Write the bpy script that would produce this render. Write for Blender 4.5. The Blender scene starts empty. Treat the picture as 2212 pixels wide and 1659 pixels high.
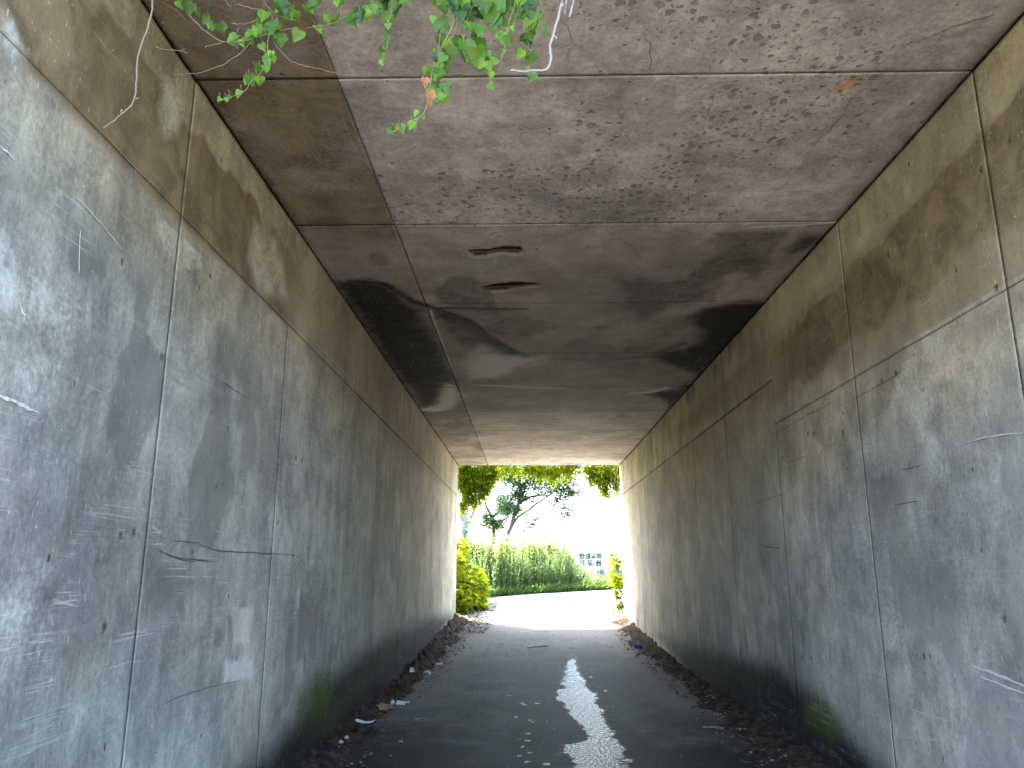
import bpy, math, random
import numpy as np
from mathutils import Vector, Matrix

R = random.Random(7)
NR = np.random.RandomState(11)
rad = math.radians
SC = bpy.context.scene
COL = SC.collection

# ------------------------------------------------------------------ camera, sky, sun, exposure
CAMZ = 1.54
F = 1662.0                    # focal length in the pixels of a 2212 x 1659 view of the photograph
PITCH = math.atan(396.5 / F)
YAW = math.atan(33.0 / F)
cam = bpy.data.cameras.new('camera')
cam.sensor_width = 36.0
cam.lens = F / 2212 * 36
cam.clip_start = 0.05
cam.clip_end = 3000
camo = bpy.data.objects.new('camera', cam)
camo.location = (0, 0, CAMZ)
camo.rotation_euler = (rad(90) + PITCH, 0, YAW)
COL.objects.link(camo)
SC.camera = camo

SUN = Vector((-0.50, 0.45, 1.0)).normalized()
w = bpy.data.worlds.new('World')
SC.world = w
w.use_nodes = True
wn = w.node_tree
wn.nodes.clear()
sky = wn.nodes.new('ShaderNodeTexSky')
sky.sky_type = 'NISHITA'
sky.sun_disc = False
sky.sun_elevation = math.asin(SUN.z)
sky.sun_rotation = math.atan2(SUN.x, SUN.y)
sky.air_density = 1.0
sky.dust_density = 2.5
sky.ozone_density = 1.0
bg = wn.nodes.new('ShaderNodeBackground')
bg.inputs['Strength'].default_value = 0.12
out = wn.nodes.new('ShaderNodeOutputWorld')
wn.links.new(sky.outputs[0], bg.inputs['Color'])
wn.links.new(bg.outputs[0], out.inputs['Surface'])

sl = bpy.data.lights.new('sun', 'SUN')
sl.energy = 3.0
sl.angle = rad(0.5)
sl.color = (1.0, 0.95, 0.87)
so = bpy.data.objects.new('sun', sl)
so.rotation_euler = SUN.to_track_quat('Z', 'Y').to_euler()
so.location = (-10, 30, 30)
COL.objects.link(so)

SC.view_settings.view_transform = 'Standard'
SC.view_settings.look = 'None'
SC.view_settings.gamma = 1.0
SC.view_settings.use_curve_mapping = False
SC.view_settings.exposure = 4.35
SC.cycles.max_bounces = 14
SC.cycles.diffuse_bounces = 10
SC.cycles.glossy_bounces = 4
SC.cycles.transmission_bounces = 4
SC.cycles.transparent_max_bounces = 6
SC.cycles.use_denoising = True
SC.cycles.caustics_reflective = False
SC.cycles.caustics_refractive = False
SC.cycles.sample_clamp_indirect = 6.0

# ------------------------------------------------------------------ measures of the place
XL, XR = -1.76, 2.34          # inner faces of the two walls
ZC = 4.07                     # underside of the roof slab
Y0, Y1 = 1.90, 19.50          # near and far mouth of the underpass
YJ = [3.59 + 1.8 * k for k in range(9)]

def ray(px, py):
    v = Vector((px - 1106.0, 829.5 - py, -F))
    return (camo.rotation_euler.to_matrix() @ v)

def at(px, py, Y):
    d = ray(px, py)
    t = Y / d.y
    return Vector((d.x * t, Y, CAMZ + d.z * t))

def on_x(px, py, X):
    d = ray(px, py)
    t = X / d.x
    return Vector((X, d.y * t, CAMZ + d.z * t))

def on_z(px, py, Z):
    d = ray(px, py)
    t = (Z - CAMZ) / d.z
    return Vector((d.x * t, d.y * t, Z))

def ground_z(y):
    return np.interp(y, [-1e4, 11, 13, 16, 19.5, 24, 27, 1e4], [0, 0, 0.03, 0.11, 0.33, 0.66, 0.78, 0.80])

def on_ground(px, py):
    p = on_z(px, py, 0.0)
    for _ in range(12):
        p = on_z(px, py, float(ground_z(p.y)))
    return p

# ------------------------------------------------------------------ numpy noise
def _h(i, j, s):
    n = (i.astype(np.int64) * 374761393 + j.astype(np.int64) * 668265263 + s * 1442695041) & 0xffffffff
    n = ((n ^ (n >> 13)) * 1274126177) & 0xffffffff
    return ((n ^ (n >> 16)) & 0xffff) / 65535.0

def vn(x, y, s=0):
    xi, yi = np.floor(x), np.floor(y)
    fx, fy = x - xi, y - yi
    fx = fx * fx * (3 - 2 * fx); fy = fy * fy * (3 - 2 * fy)
    a, b, c, d = _h(xi, yi, s), _h(xi + 1, yi, s), _h(xi, yi + 1, s), _h(xi + 1, yi + 1, s)
    return (a * (1 - fx) + b * fx) * (1 - fy) + (c * (1 - fx) + d * fx) * fy

def fbm(x, y, s=0, o=4):
    r, a, t = 0, 1.0, 0
    for k in range(o):
        r = r + a * vn(x * 2 ** k, y * 2 ** k, s + k * 17)
        t += a; a *= 0.5
    return r / t

def ss(a, b, x):
    t = np.clip((x - a) / (b - a), 0, 1)
    return t * t * (3 - 2 * t)

def poly_mask(u, v, pts, feather):
    """1 inside the polygon, 0 outside, soft over `feather` metres on both sides of the outline"""
    pts = [(float(a), float(b)) for a, b in pts]
    d = np.full(u.shape, 1e9); ins = np.zeros(u.shape, bool)
    n = len(pts)
    for i in range(n):
        x0, y0 = pts[i]; x1, y1 = pts[(i + 1) % n]
        dx, dy = x1 - x0, y1 - y0
        L = dx * dx + dy * dy + 1e-12
        t = np.clip(((u - x0) * dx + (v - y0) * dy) / L, 0, 1)
        d = np.minimum(d, np.hypot(u - x0 - t * dx, v - y0 - t * dy))
        c = ((y0 > v) != (y1 > v)) & (u < dx * (v - y0) / (dy if abs(dy) > 1e-9 else 1e-9) + x0)
        ins ^= c
    sd = np.where(ins, d, -d)
    return ss(-feather, feather, sd)

def line_mask(u, v, pts, wd):
    d = np.full(u.shape, 1e9)
    for (x0, y0), (x1, y1) in zip(pts[:-1], pts[1:]):
        dx, dy = x1 - x0, y1 - y0
        L = dx * dx + dy * dy + 1e-12
        t = np.clip(((u - x0) * dx + (v - y0) * dy) / L, 0, 1)
        d = np.minimum(d, np.hypot(u - x0 - t * dx, v - y0 - t * dy))
    return 1 - ss(0, wd, d)

# ------------------------------------------------------------------ mesh and tagging helpers
def link(name, me, mat=None, parent=None):
    o = bpy.data.objects.new(name, me)
    COL.objects.link(o)
    if mat is not None and me is not None and len(me.materials) == 0:
        me.materials.append(mat)
    if parent is not None:
        o.parent = parent
    return o

def tag(o, label=None, cat=None, group=None, kind=None):
    if label: o['label'] = label
    if cat: o['category'] = cat
    if group: o['group'] = group
    if kind: o['kind'] = kind
    return o

def thing(name, label, cat, group=None, loc=(0, 0, 0)):
    o = bpy.data.objects.new(name, None)
    o.empty_display_size = 0.1
    o.location = loc
    COL.objects.link(o)
    return tag(o, label, cat, group)

def np_mesh(name, V, faces, n, attrs=None, smooth=False):
    V = np.asarray(V, np.float32); faces = np.asarray(faces, np.int32).reshape(-1, n)
    me = bpy.data.meshes.new(name)
    me.vertices.add(len(V)); me.vertices.foreach_set('co', V.ravel())
    me.loops.add(faces.size); me.loops.foreach_set('vertex_index', faces.ravel())
    me.polygons.add(len(faces))
    me.polygons.foreach_set('loop_start', np.arange(0, faces.size, n, dtype=np.int32))
    me.polygons.foreach_set('loop_total', np.full(len(faces), n, np.int32))
    if smooth:
        me.polygons.foreach_set('use_smooth', np.ones(len(faces), bool))
    me.update(calc_edges=True)
    for k, a in (attrs or {}).items():
        at_ = me.attributes.new(k, 'FLOAT_COLOR', 'POINT')
        A = np.ones((len(V), 4), np.float32); A[:, :a.shape[1]] = a
        at_.data.foreach_set('color', A.ravel())
    me.validate()
    return me

class MB:
    """collects shapes, then gives one mesh"""
    def __init__(s): s.v = []; s.f = []
    def add(s, vs, fs):
        b = len(s.v); s.v += [tuple(v) for v in vs]; s.f += [tuple(b + i for i in f) for f in fs]
    def box(s, a, b, M=None):
        (x0, y0, z0), (x1, y1, z1) = a, b
        vs = [Vector(p) for p in ((x0,y0,z0),(x1,y0,z0),(x1,y1,z0),(x0,y1,z0),(x0,y0,z1),(x1,y0,z1),(x1,y1,z1),(x0,y1,z1))]
        if M is not None: vs = [M @ p for p in vs]
        s.add(vs, [(0,3,2,1),(4,5,6,7),(0,1,5,4),(1,2,6,5),(2,3,7,6),(3,0,4,7)])
    def tube(s, pts, rs, n=6, cap=True):
        pts = [Vector(p) for p in pts]
        if not hasattr(rs, '__len__'): rs = [rs] * len(pts)
        b = len(s.v)
        up = Vector((0.13, 0.21, 0.97))
        for i, p in enumerate(pts):
            d = (pts[min(i + 1, len(pts) - 1)] - pts[max(i - 1, 0)]).normalized()
            a = d.cross(up)
            if a.length < 1e-3: a = d.cross(Vector((1, 0, 0)))
            a.normalize(); c = d.cross(a)
            for k in range(n):
                t = 2 * math.pi * k / n
                s.v.append(tuple(p + (a * math.cos(t) + c * math.sin(t)) * rs[i]))
        for i in range(len(pts) - 1):
            for k in range(n):
                s.f.append((b + i*n + k, b + i*n + (k+1) % n, b + (i+1)*n + (k+1) % n, b + (i+1)*n + k))
        if cap:
            s.f.append(tuple(b + k for k in range(n))[::-1])
            e = b + (len(pts) - 1) * n
            s.f.append(tuple(e + k for k in range(n)))
    def mesh(s, name, smooth=False):
        me = bpy.data.meshes.new(name); me.from_pydata(s.v, [], s.f); me.update()
        if smooth:
            for p in me.polygons: p.use_smooth = True
        return me
    def build(s, name, mat, parent=None, smooth=False):
        return link(name, s.mesh(name, smooth), mat, parent)

def smooth_path(pts, sub=5, jit=0.0):
    pts = [Vector(p) for p in pts]; o = []
    for i in range(len(pts) - 1):
        p0, p1, p2, p3 = pts[max(i-1, 0)], pts[i], pts[i+1], pts[min(i+2, len(pts)-1)]
        for k in range(sub):
            t = k / sub
            q = 0.5 * ((2*p1) + (p2-p0)*t + (2*p0-5*p1+4*p2-p3)*t*t + (3*p1-p0-3*p2+p3)*t*t*t)
            if jit: q = q + Vector((R.uniform(-jit, jit), R.uniform(-jit, jit), R.uniform(-jit, jit)))
            o.append(q)
    o.append(pts[-1])
    return o

# ------------------------------------------------------------------ materials
class NT:
    def __init__(s, name):
        s.m = bpy.data.materials.new(name); s.m.use_nodes = True
        s.t = s.m.node_tree; s.t.nodes.clear()
        s.out = s.t.nodes.new('ShaderNodeOutputMaterial')
        s.b = s.t.nodes.new('ShaderNodeBsdfPrincipled')
        s.t.links.new(s.b.outputs[0], s.out.inputs['Surface'])
    def n(s, typ, **kw):
        nd = s.t.nodes.new(typ)
        for k, v in kw.items(): setattr(nd, k, v)
        return nd
    def put(s, sock, v):
        if hasattr(v, 'is_output'): s.t.links.new(v, sock)
        elif v is not None:
            if hasattr(sock.default_value, '__len__') and not hasattr(v, '__len__'): v = (v,) * len(sock.default_value)
            if hasattr(sock.default_value, '__len__') and len(sock.default_value) == 4 and len(v) == 3: v = (*v, 1)
            sock.default_value = v
    def math(s, op, a, b=None, c=None, clamp=False):
        nd = s.n('ShaderNodeMath', operation=op); nd.use_clamp = clamp
        s.put(nd.inputs[0], a)
        if b is not None: s.put(nd.inputs[1], b)
        if c is not None: s.put(nd.inputs[2], c)
        return nd.outputs[0]
    def vmul(s, a, b):
        nd = s.n('ShaderNodeVectorMath', operation='MULTIPLY'); s.put(nd.inputs[0], a); s.put(nd.inputs[1], b); return nd.outputs[0]
    def noise(s, vec, scale, detail=5, rough=0.55, dist=0.0):
        nd = s.n('ShaderNodeTexNoise'); s.put(nd.inputs['Vector'], vec)
        nd.inputs['Scale'].default_value = scale; nd.inputs['Detail'].default_value = detail
        nd.inputs['Roughness'].default_value = rough; nd.inputs['Distortion'].default_value = dist
        return nd.outputs[0]
    def voro(s, vec, scale, rnd=1.0, feature='F1'):
        nd = s.n('ShaderNodeTexVoronoi', feature=feature); s.put(nd.inputs['Vector'], vec)
        nd.inputs['Scale'].default_value = scale; nd.inputs['Randomness'].default_value = rnd
        return nd
    def map(s, v, a, b, c=0.0, d=1.0, sm=True):
        nd = s.n('ShaderNodeMapRange', interpolation_type='SMOOTHSTEP' if sm else 'LINEAR')
        for i, x in enumerate((v, a, b, c, d)): s.put(nd.inputs[i], x)
        return nd.outputs[0]
    def mix(s, f, a, b, mode='MIX'):
        nd = s.n('ShaderNodeMix', data_type='RGBA', blend_type=mode); nd.clamp_factor = True
        s.put(nd.inputs[0], f); s.put(nd.inputs[6], a); s.put(nd.inputs[7], b)
        return nd.outputs[2]
    def attr(s, name):
        nd = s.n('ShaderNodeAttribute', attribute_name=name)
        return nd
    def sep(s, c):
        nd = s.n('ShaderNodeSeparateColor'); s.put(nd.inputs[0], c); return nd.outputs
    def bump(s, h, strength=0.5, dist=0.01, normal=None):
        nd = s.n('ShaderNodeBump'); s.put(nd.inputs['Height'], h)
        nd.inputs['Strength'].default_value = strength; nd.inputs['Distance'].default_value = dist
        if normal is not None: s.put(nd.inputs['Normal'], normal)
        return nd.outputs[0]
    def set(s, **kw):
        for k, v in kw.items(): s.put(s.b.inputs[k.replace('_', ' ')], v)
        return s.m

def simple(name, col, rough=0.7, metal=0.0, var=0.25, scale=12, bump=0.2, spec=0.5):
    t = NT(name)
    p = t.n('ShaderNodeNewGeometry').outputs['Position']
    n = t.noise(p, scale, 5)
    k = t.map(n, 0.25, 0.75, 1 - var, 1 + var, False)
    c = t.mix(1.0, col, k, 'MULTIPLY')
    t.set(Base_Color=c, Roughness=rough, Metallic=metal, Specular_IOR_Level=spec, Normal=t.bump(t.noise(p, scale * 6, 3), bump, 0.003))
    return t.m

def make_concrete():
    t = NT('concrete')
    g = t.n('ShaderNodeNewGeometry'); P = g.outputs['Position']
    m1 = t.sep(t.attr('m1').outputs['Color'])      # brown, soot, pale
    m2 = t.sep(t.attr('m2').outputs['Color'])      # moss, scratches, pits
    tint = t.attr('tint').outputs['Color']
    nb = t.noise(P, 1.1, 4, 0.55)
    nm = t.noise(P, 4.5, 8, 0.62, 0.6)
    nf = t.noise(P, 38, 6, 0.65)
    ng = t.noise(P, 210, 2, 0.6)
    vs = t.noise(t.vmul(P, (9, 9, 0.7)), 1.0, 6, 0.6)        # streaks running down the walls
    vf = t.noise(t.vmul(P, (34, 34, 2.0)), 1.0, 4, 0.6)
    n1 = t.math('ADD', t.math('MULTIPLY', t.math('SUBTRACT', nm, 0.5), 1.1), t.math('MULTIPLY', t.math('SUBTRACT', nf, 0.5), 0.85))
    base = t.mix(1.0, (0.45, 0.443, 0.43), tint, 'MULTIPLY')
    base = t.mix(1.0, base, t.map(nb, 0.3, 0.7, 0.74, 1.22, False), 'MULTIPLY')
    base = t.mix(1.0, base, t.map(nm, 0.28, 0.72, 0.66, 1.3, False), 'MULTIPLY')
    base = t.mix(0.9, base, t.map(vs, 0.3, 0.7, 0.85, 1.14, False), 'MULTIPLY')
    base = t.mix(0.8, base, t.map(vf, 0.3, 0.7, 0.92, 1.07, False), 'MULTIPLY')
    blot = t.noise(t.vmul(P, (1.5, 1.5, 1.1)), 1.0, 9, 0.72, 0.25)
    base = t.mix(1.0, base, t.mix(t.map(blot, 0.40, 0.60), (0.77, 0.79, 0.83), (1.06, 1.055, 1.04)), 'MULTIPLY')
    base = t.mix(1.0, base, t.map(nf, 0.25, 0.75, 0.72, 1.26, False), 'MULTIPLY')
    base = t.mix(1.0, base, t.map(ng, 0.2, 0.8, 0.82, 1.18, False), 'MULTIPLY')
    n3 = t.math('ADD', n1, t.math('ADD', t.math('MULTIPLY', t.math('SUBTRACT', vs, 0.5), 0.9), t.math('MULTIPLY', t.math('SUBTRACT', vf, 0.5), 0.5)))
    # brown damp film
    br = t.map(t.math('ADD', m1[0], t.math('MULTIPLY', n3, 0.55)), 0.22, 0.78)
    c = t.mix(t.math('MULTIPLY', br, t.map(nf, 0.2, 0.7, 0.72, 0.96)), base, t.mix(t.map(nm, .3, .7), (0.105, 0.072, 0.034), (0.225, 0.160, 0.085)))
    # pale lime and worn cement
    pl = t.map(t.math('ADD', m1[2], t.math('MULTIPLY', n1, 0.6)), 0.15, 1.0)
    c = t.mix(t.math('MULTIPLY', pl, 0.85), c, (0.72, 0.71, 0.66))
    # soot and wet black stain
    so_ = t.map(t.math('ADD', m1[1], t.math('MULTIPLY', n3, 0.40)), 0.12, 0.92)
    c = t.mix(t.math('MULTIPLY', so_, 0.97), c, (0.009, 0.008, 0.009))
    # moss
    mo = t.map(t.math('ADD', m2[0], t.math('MULTIPLY', n3, 0.5)), 0.15, 1.05)
    c = t.mix(t.math('MULTIPLY', mo, 0.85), c, (0.075, 0.105, 0.022))
    # pits: scattered dark bug holes
    pw = t.n('ShaderNodeVectorMath', operation='ADD')
    t.put(pw.inputs[0], P)
    t.put(pw.inputs[1], t.vmul(t.n('ShaderNodeTexNoise').outputs['Color'], (0, 0, 0)))
    wob = t.n('ShaderNodeTexNoise'); t.put(wob.inputs['Vector'], P); wob.inputs['Scale'].default_value = 26; wob.inputs['Detail'].default_value = 3
    wv = t.n('ShaderNodeVectorMath', operation='MULTIPLY_ADD')
    t.put(wv.inputs[0], wob.outputs['Color']); t.put(wv.inputs[1], (0.05, 0.05, 0.05)); t.put(wv.inputs[2], P)
    vo = t.voro(wv.outputs[0], 17)
    vr = t.sep(vo.outputs['Color'])
    size = t.math('MULTIPLY', t.map(vr[0], 0.2, 1.0, 0.0, 0.40, False), m2[2])
    pit = t.map(t.math('SUBTRACT', size, vo.outputs['Distance']), -0.02, 0.10)
    vo2 = t.voro(wv.outputs[0], 42)
    vr2 = t.sep(vo2.outputs['Color'])
    size2 = t.math('MULTIPLY', t.map(vr2[0], 0.35, 1.0, 0.0, 0.36, False), m2[2])
    pit2 = t.map(t.math('SUBTRACT', size2, vo2.outputs['Distance']), -0.02, 0.12)
    pit = t.math('MAXIMUM', pit, t.math('MULTIPLY', pit2, 0.8))
    c = t.mix(t.math('MULTIPLY', pit, 0.62), c, (0.085, 0.076, 0.066))
    # long thin scrapes along the direction of travel, and short ones
    sv = t.noise(t.vmul(P, (16, 0.42, 16)), 1.0, 3, 0.55, 0.35)
    sc1 = t.map(t.math('ABSOLUTE', t.math('SUBTRACT', sv, 0.5)), 0.0, 0.014, 1.0, 0.0)
    sv2 = t.noise(t.vmul(P, (70, 1.6, 70)), 1.0, 2, 0.5, 0.2)
    sc2 = t.map(sv2, 0.66, 0.74)
    gate = t.map(t.noise(P, 2.3, 2), 0.45, 0.62)
    scr = t.math('MULTIPLY', t.math('MULTIPLY', t.math('MAXIMUM', sc1, sc2), gate), m2[1], clamp=True)
    c = t.mix(t.math('MULTIPLY', scr, 0.65), c, (0.60, 0.58, 0.52))
    dk = t.noise(t.vmul(P, (48, 1.1, 48)), 1.0, 2, 0.5, 0.2)
    dks = t.math('MULTIPLY', t.map(dk, 0.69, 0.75), t.math('MULTIPLY', m2[1], t.map(t.noise(P, 1.7, 2), 0.5, 0.6)), clamp=True)
    c = t.mix(t.math('MULTIPLY', dks, 0.6), c, (0.06, 0.06, 0.06))
    # tiny white and dark chips
    v3 = t.voro(P, 13); r3 = t.sep(v3.outputs['Color'])
    chip = t.math('MULTIPLY', t.map(v3.outputs['Distance'], 0.05, 0.09, 1.0, 0.0), t.math('GREATER_THAN', r3[1], 0.72))
    c = t.mix(t.math('MULTIPLY', chip, 0.5), c, (0.6, 0.6, 0.58))
    v4 = t.voro(t.vmul(P, (1, 1, 0.55)), 9); r4 = t.sep(v4.outputs['Color'])
    hole = t.math('MULTIPLY', t.map(v4.outputs['Distance'], 0.05, 0.10, 1.0, 0.0), t.math('GREATER_THAN', r4[1], 0.80))
    c = t.mix(t.math('MULTIPLY', hole, 0.75), c, (0.04, 0.036, 0.032))
    fl = t.noise(t.vmul(P, (75, 75, 20)), 1.0, 3, 0.6)
    fg = t.map(t.noise(P, 3.1, 3), 0.42, 0.62)
    c = t.mix(t.math('MULTIPLY', t.map(fl, 0.60, 0.70), t.math('MULTIPLY', fg, 0.65)), c, (0.085, 0.082, 0.08))
    c = t.mix(t.math('MULTIPLY', t.map(fl, 0.38, 0.30), t.math('MULTIPLY', t.math('SUBTRACT', 1.0, fg), 0.45)), c, (0.56, 0.55, 0.52))
    h = t.math('ADD', t.math('MULTIPLY', nf, 0.5), t.math('MULTIPLY', ng, 0.15))
    h = t.math('SUBTRACT', h, t.math('MULTIPLY', pit, 0.55))
    h = t.math('SUBTRACT', h, t.math('MULTIPLY', hole, 0.8))
    h = t.math('SUBTRACT', h, t.math('MULTIPLY', scr, 0.25))
    rg = t.math('SUBTRACT', t.map(nm, 0.3, 0.7, 0.72, 0.92, False), t.math('MULTIPLY', so_, 0.12))
    t.set(Base_Color=c, Roughness=rg, Specular_IOR_Level=t.math('SUBTRACT', 0.32, t.math('MULTIPLY', so_, 0.24)), Normal=t.bump(h, 0.9, 0.010))
    return t.m

def make_asphalt():
    t = NT('asphalt')
    P = t.n('ShaderNodeNewGeometry').outputs['Position']
    m = t.sep(t.attr('m1').outputs['Color'])        # puddle, damp, dust
    nb = t.noise(P, 0.9, 5, 0.6)
    nm = t.noise(P, 7, 6, 0.6)
    nf = t.noise(P, 75, 3, 0.6)
    vo = t.voro(P, 95)
    agg = t.sep(vo.outputs['Color'])
    c = t.mix(t.math('POWER', agg[0], 1.6), (0.050, 0.052, 0.056), (0.24, 0.24, 0.235))
    c = t.mix(1.0, c, t.map(nf, 0.25, 0.75, 0.6, 1.4, False), 'MULTIPLY')
    c = t.mix(1.0, c, t.map(nb, 0.3, 0.7, 0.60, 1.35, False), 'MULTIPLY')
    c = t.mix(1.0, c, t.map(nm, 0.3, 0.7, 0.68, 1.25, False), 'MULTIPLY')
    c = t.mix(1.0, c, t.map(t.noise(P, 32, 4, 0.75), 0.33, 0.67, 0.25, 1.9, False), 'MULTIPLY')
    v2 = t.voro(P, 26); s2 = t.sep(v2.outputs['Color'])
    c = t.mix(t.math('MULTIPLY', t.map(v2.outputs['Distance'], 0.12, 0.2, 1.0, 0.0), t.math('GREATER_THAN', s2[0], 0.62)), c, (0.36, 0.36, 0.35))
    damp = t.map(t.math('ADD', m[1], t.math('ADD', t.math('MULTIPLY', t.math('SUBTRACT', nm, 0.5), 0.9), t.math('MULTIPLY', t.math('SUBTRACT', t.noise(P, 1.7, 4), 0.5), 1.2))), 0.1, 1.0)
    c = t.mix(1.0, c, t.mix(damp, (1, 1, 1), (0.10, 0.125, 0.165)), 'MULTIPLY')
    dust = t.map(t.math('ADD', m[2], t.math('MULTIPLY', t.math('SUBTRACT', nm, 0.5), 0.9)), 0.3, 0.9)
    c = t.mix(t.math('MULTIPLY', dust, 0.6), c, (0.21, 0.20, 0.185))
    nj = t.noise(t.vmul(P, (7, 17, 9)), 1.0, 5, 0.65)
    pud = t.map(t.math('ADD', m[0], t.math('MULTIPLY', t.math('SUBTRACT', nj, 0.5), 1.9)), 0.44, 0.58)
    pud = t.math('MULTIPLY', pud, t.map(t.noise(P, 46, 4, 0.75), 0.40, 0.54, 0.08, 1.0))
    r = t.mix(damp, (0.75, 0.75, 0.75), (0.62, 0.62, 0.62))
    r = t.mix(pud, r, (0.27, 0.27, 0.27))
    hb = t.math('ADD', t.math('MULTIPLY', nf, 0.5), t.math('MULTIPLY', vo.outputs['Distance'], 0.7))
    bs = t.math('SUBTRACT', 1.0, t.math('MULTIPLY', pud, 0.45))
    nd = t.n('ShaderNodeBump'); t.put(nd.inputs['Height'], t.math('MULTIPLY', hb, bs)); nd.inputs['Strength'].default_value = 0.8; nd.inputs['Distance'].default_value = 0.006
    sp = t.math('ADD', t.math('MULTIPLY', pud, 0.25), t.math('SUBTRACT', 0.45, t.math('MULTIPLY', damp, 0.3)))
    t.set(Base_Color=c, Roughness=r, Specular_IOR_Level=sp, Normal=nd.outputs[0])
    return t.m

def leafmat(name, a, b, trans=0.45, rough=0.45, bright=None):
    t = NT(name)
    tone = t.sep(t.attr('tone').outputs['Color'])[0]
    P = t.n('ShaderNodeNewGeometry').outputs['Position']
    c = t.mix(tone, a, b)
    c = t.mix(1.0, c, t.map(t.noise(P, 45, 3), 0.3, 0.7, 0.82, 1.18, False), 'MULTIPLY')
    t.set(Base_Color=c, Roughness=rough, Specular_IOR_Level=0.35)
    tr = t.n('ShaderNodeBsdfTranslucent')
    ct = t.mix(1.0, c, bright or (1.5, 1.45, 0.6), 'MULTIPLY')
    t.put(tr.inputs['Color'], ct)
    mx = t.n('ShaderNodeMixShader'); mx.inputs[0].default_value = trans
    t.t.links.new(t.b.outputs[0], mx.inputs[1]); t.t.links.new(tr.outputs[0], mx.inputs[2])
    t.t.links.new(mx.outputs[0], t.out.inputs['Surface'])
    return t.m

def make_soil():
    t = NT('soil')
    P = t.n('ShaderNodeNewGeometry').outputs['Position']
    n = t.noise(P, 9, 8, 0.7); n2 = t.noise(P, 60, 5, 0.7)
    c = t.mix(t.map(n, 0.35, 0.65), (0.022, 0.017, 0.013), (0.095, 0.070, 0.050))
    c = t.mix(1.0, c, t.map(n2, 0.3, 0.7, 0.55, 1.5, False), 'MULTIPLY')
    t.set(Base_Color=c, Roughness=0.95, Specular_IOR_Level=0.2, Normal=t.bump(n2, 1.0, 0.02))
    return t.m

def make_ground():
    t = NT('meadow_ground')
    P = t.n('ShaderNodeNewGeometry').outputs['Position']
    n = t.noise(P, 0.5, 8, 0.65); n2 = t.noise(P, 14, 5, 0.7)
    c = t.mix(t.map(n, 0.4, 0.6), (0.055, 0.085, 0.025), (0.13, 0.115, 0.075))
    c = t.mix(1.0, c, t.map(n2, 0.3, 0.7, 0.6, 1.4, False), 'MULTIPLY')
    t.set(Base_Color=c, Roughness=0.95, Specular_IOR_Level=0.2, Normal=t.bump(n2, 1.0, 0.03))
    return t.m

M = {}
M['concrete'] = make_concrete()
M['asphalt'] = make_asphalt()
M['soil'] = make_soil()
M['ground'] = make_ground()
M['rust'] = simple('rusty_steel', (0.10, 0.045, 0.025), 0.8, 0.2, 0.4, 60)
M['white_paint'] = simple('white_paint', (0.78, 0.78, 0.76), 0.5, var=0.06)
M['ink'] = simple('dark_print', (0.02, 0.02, 0.035), 0.6, var=0.1)
M['green_print'] = simple('green_print', (0.03, 0.22, 0.14), 0.6, var=0.1)
M['green_metal'] = simple('pale_green_metal', (0.32, 0.50, 0.42), 0.5, 0.2, 0.1)
M['pole'] = simple('pole_concrete', (0.36, 0.35, 0.32), 0.85, var=0.15)
M['red'] = simple('red_sheet', (0.62, 0.06, 0.025), 0.5, var=0.1)
M['greybrown'] = simple('grey_brown_sheet', (0.25, 0.21, 0.20), 0.6, var=0.1)
M['bark'] = simple('bark', (0.085, 0.075, 0.062), 0.9, var=0.4, scale=18, bump=0.8)
M['twig'] = simple('bleached_wood', (0.20, 0.18, 0.17), 0.75, var=0.15, scale=40, bump=0.4)
M['tan_stem'] = simple('tan_stem', (0.13, 0.095, 0.07), 0.8, var=0.2, scale=60)
M['brown_stem'] = simple('brown_stem', (0.115, 0.075, 0.055), 0.8, var=0.25, scale=60)
M['green_stem'] = simple('green_stem', (0.13, 0.13, 0.04), 0.6, var=0.25, scale=60)
M['pale_scrape'] = simple('scraped_cement', (0.48, 0.47, 0.44), 0.9, var=0.15, scale=30)
M['dark_scrape'] = simple('rubber_scuff', (0.075, 0.075, 0.08), 0.8, var=0.3, scale=30)
M['steel'] = simple('brushed_can', (0.62, 0.62, 0.66), 0.32, 0.85, 0.12, 40)
M['blue_can'] = simple('blue_can', (0.02, 0.06, 0.40), 0.35, 0.3, 0.1, 40)
M['paper'] = simple('white_paper', (0.72, 0.72, 0.74), 0.8, var=0.08, scale=40)
M['card'] = simple('brown_card', (0.30, 0.19, 0.11), 0.9, var=0.3, scale=40, bump=0.8)
M['deadleaf'] = leafmat('dead_leaf', (0.20, 0.09, 0.035), (0.34, 0.165, 0.075), 0.3, 0.8, (1.2, 1.0, 0.8))
M['yellowleaf'] = leafmat('yellow_leaf', (0.55, 0.36, 0.06), (0.65, 0.45, 0.10), 0.2, 0.7, (1.1, 1, 0.7))
M['litter'] = leafmat('leaf_litter', (0.07, 0.045, 0.03), (0.42, 0.33, 0.24), 0.1, 0.8, (1, 1, 1))
M['ivy'] = leafmat('ivy_leaf', (0.022, 0.062, 0.005), (0.115, 0.235, 0.016), 0.42, 0.36)
M['leaf_yellow'] = leafmat('sunny_leaf', (0.10, 0.16, 0.010), (0.27, 0.32, 0.016), 0.76, 0.5, (1.5, 1.35, 0.35))
M['leaf_blue'] = leafmat('cool_leaf', (0.045, 0.085, 0.045), (0.10, 0.16, 0.085), 0.5, 0.5, (1.2, 1.4, 0.9))
M['leaf_weed'] = leafmat('weed_leaf', (0.055, 0.10, 0.03), (0.17, 0.22, 0.075), 0.55, 0.55, (1.3, 1.4, 0.7))
M['leaf_mug'] = leafmat('mugwort_leaf', (0.08, 0.14, 0.055), (0.20, 0.26, 0.12), 0.5, 0.6, (1.2, 1.3, 0.8))
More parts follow.
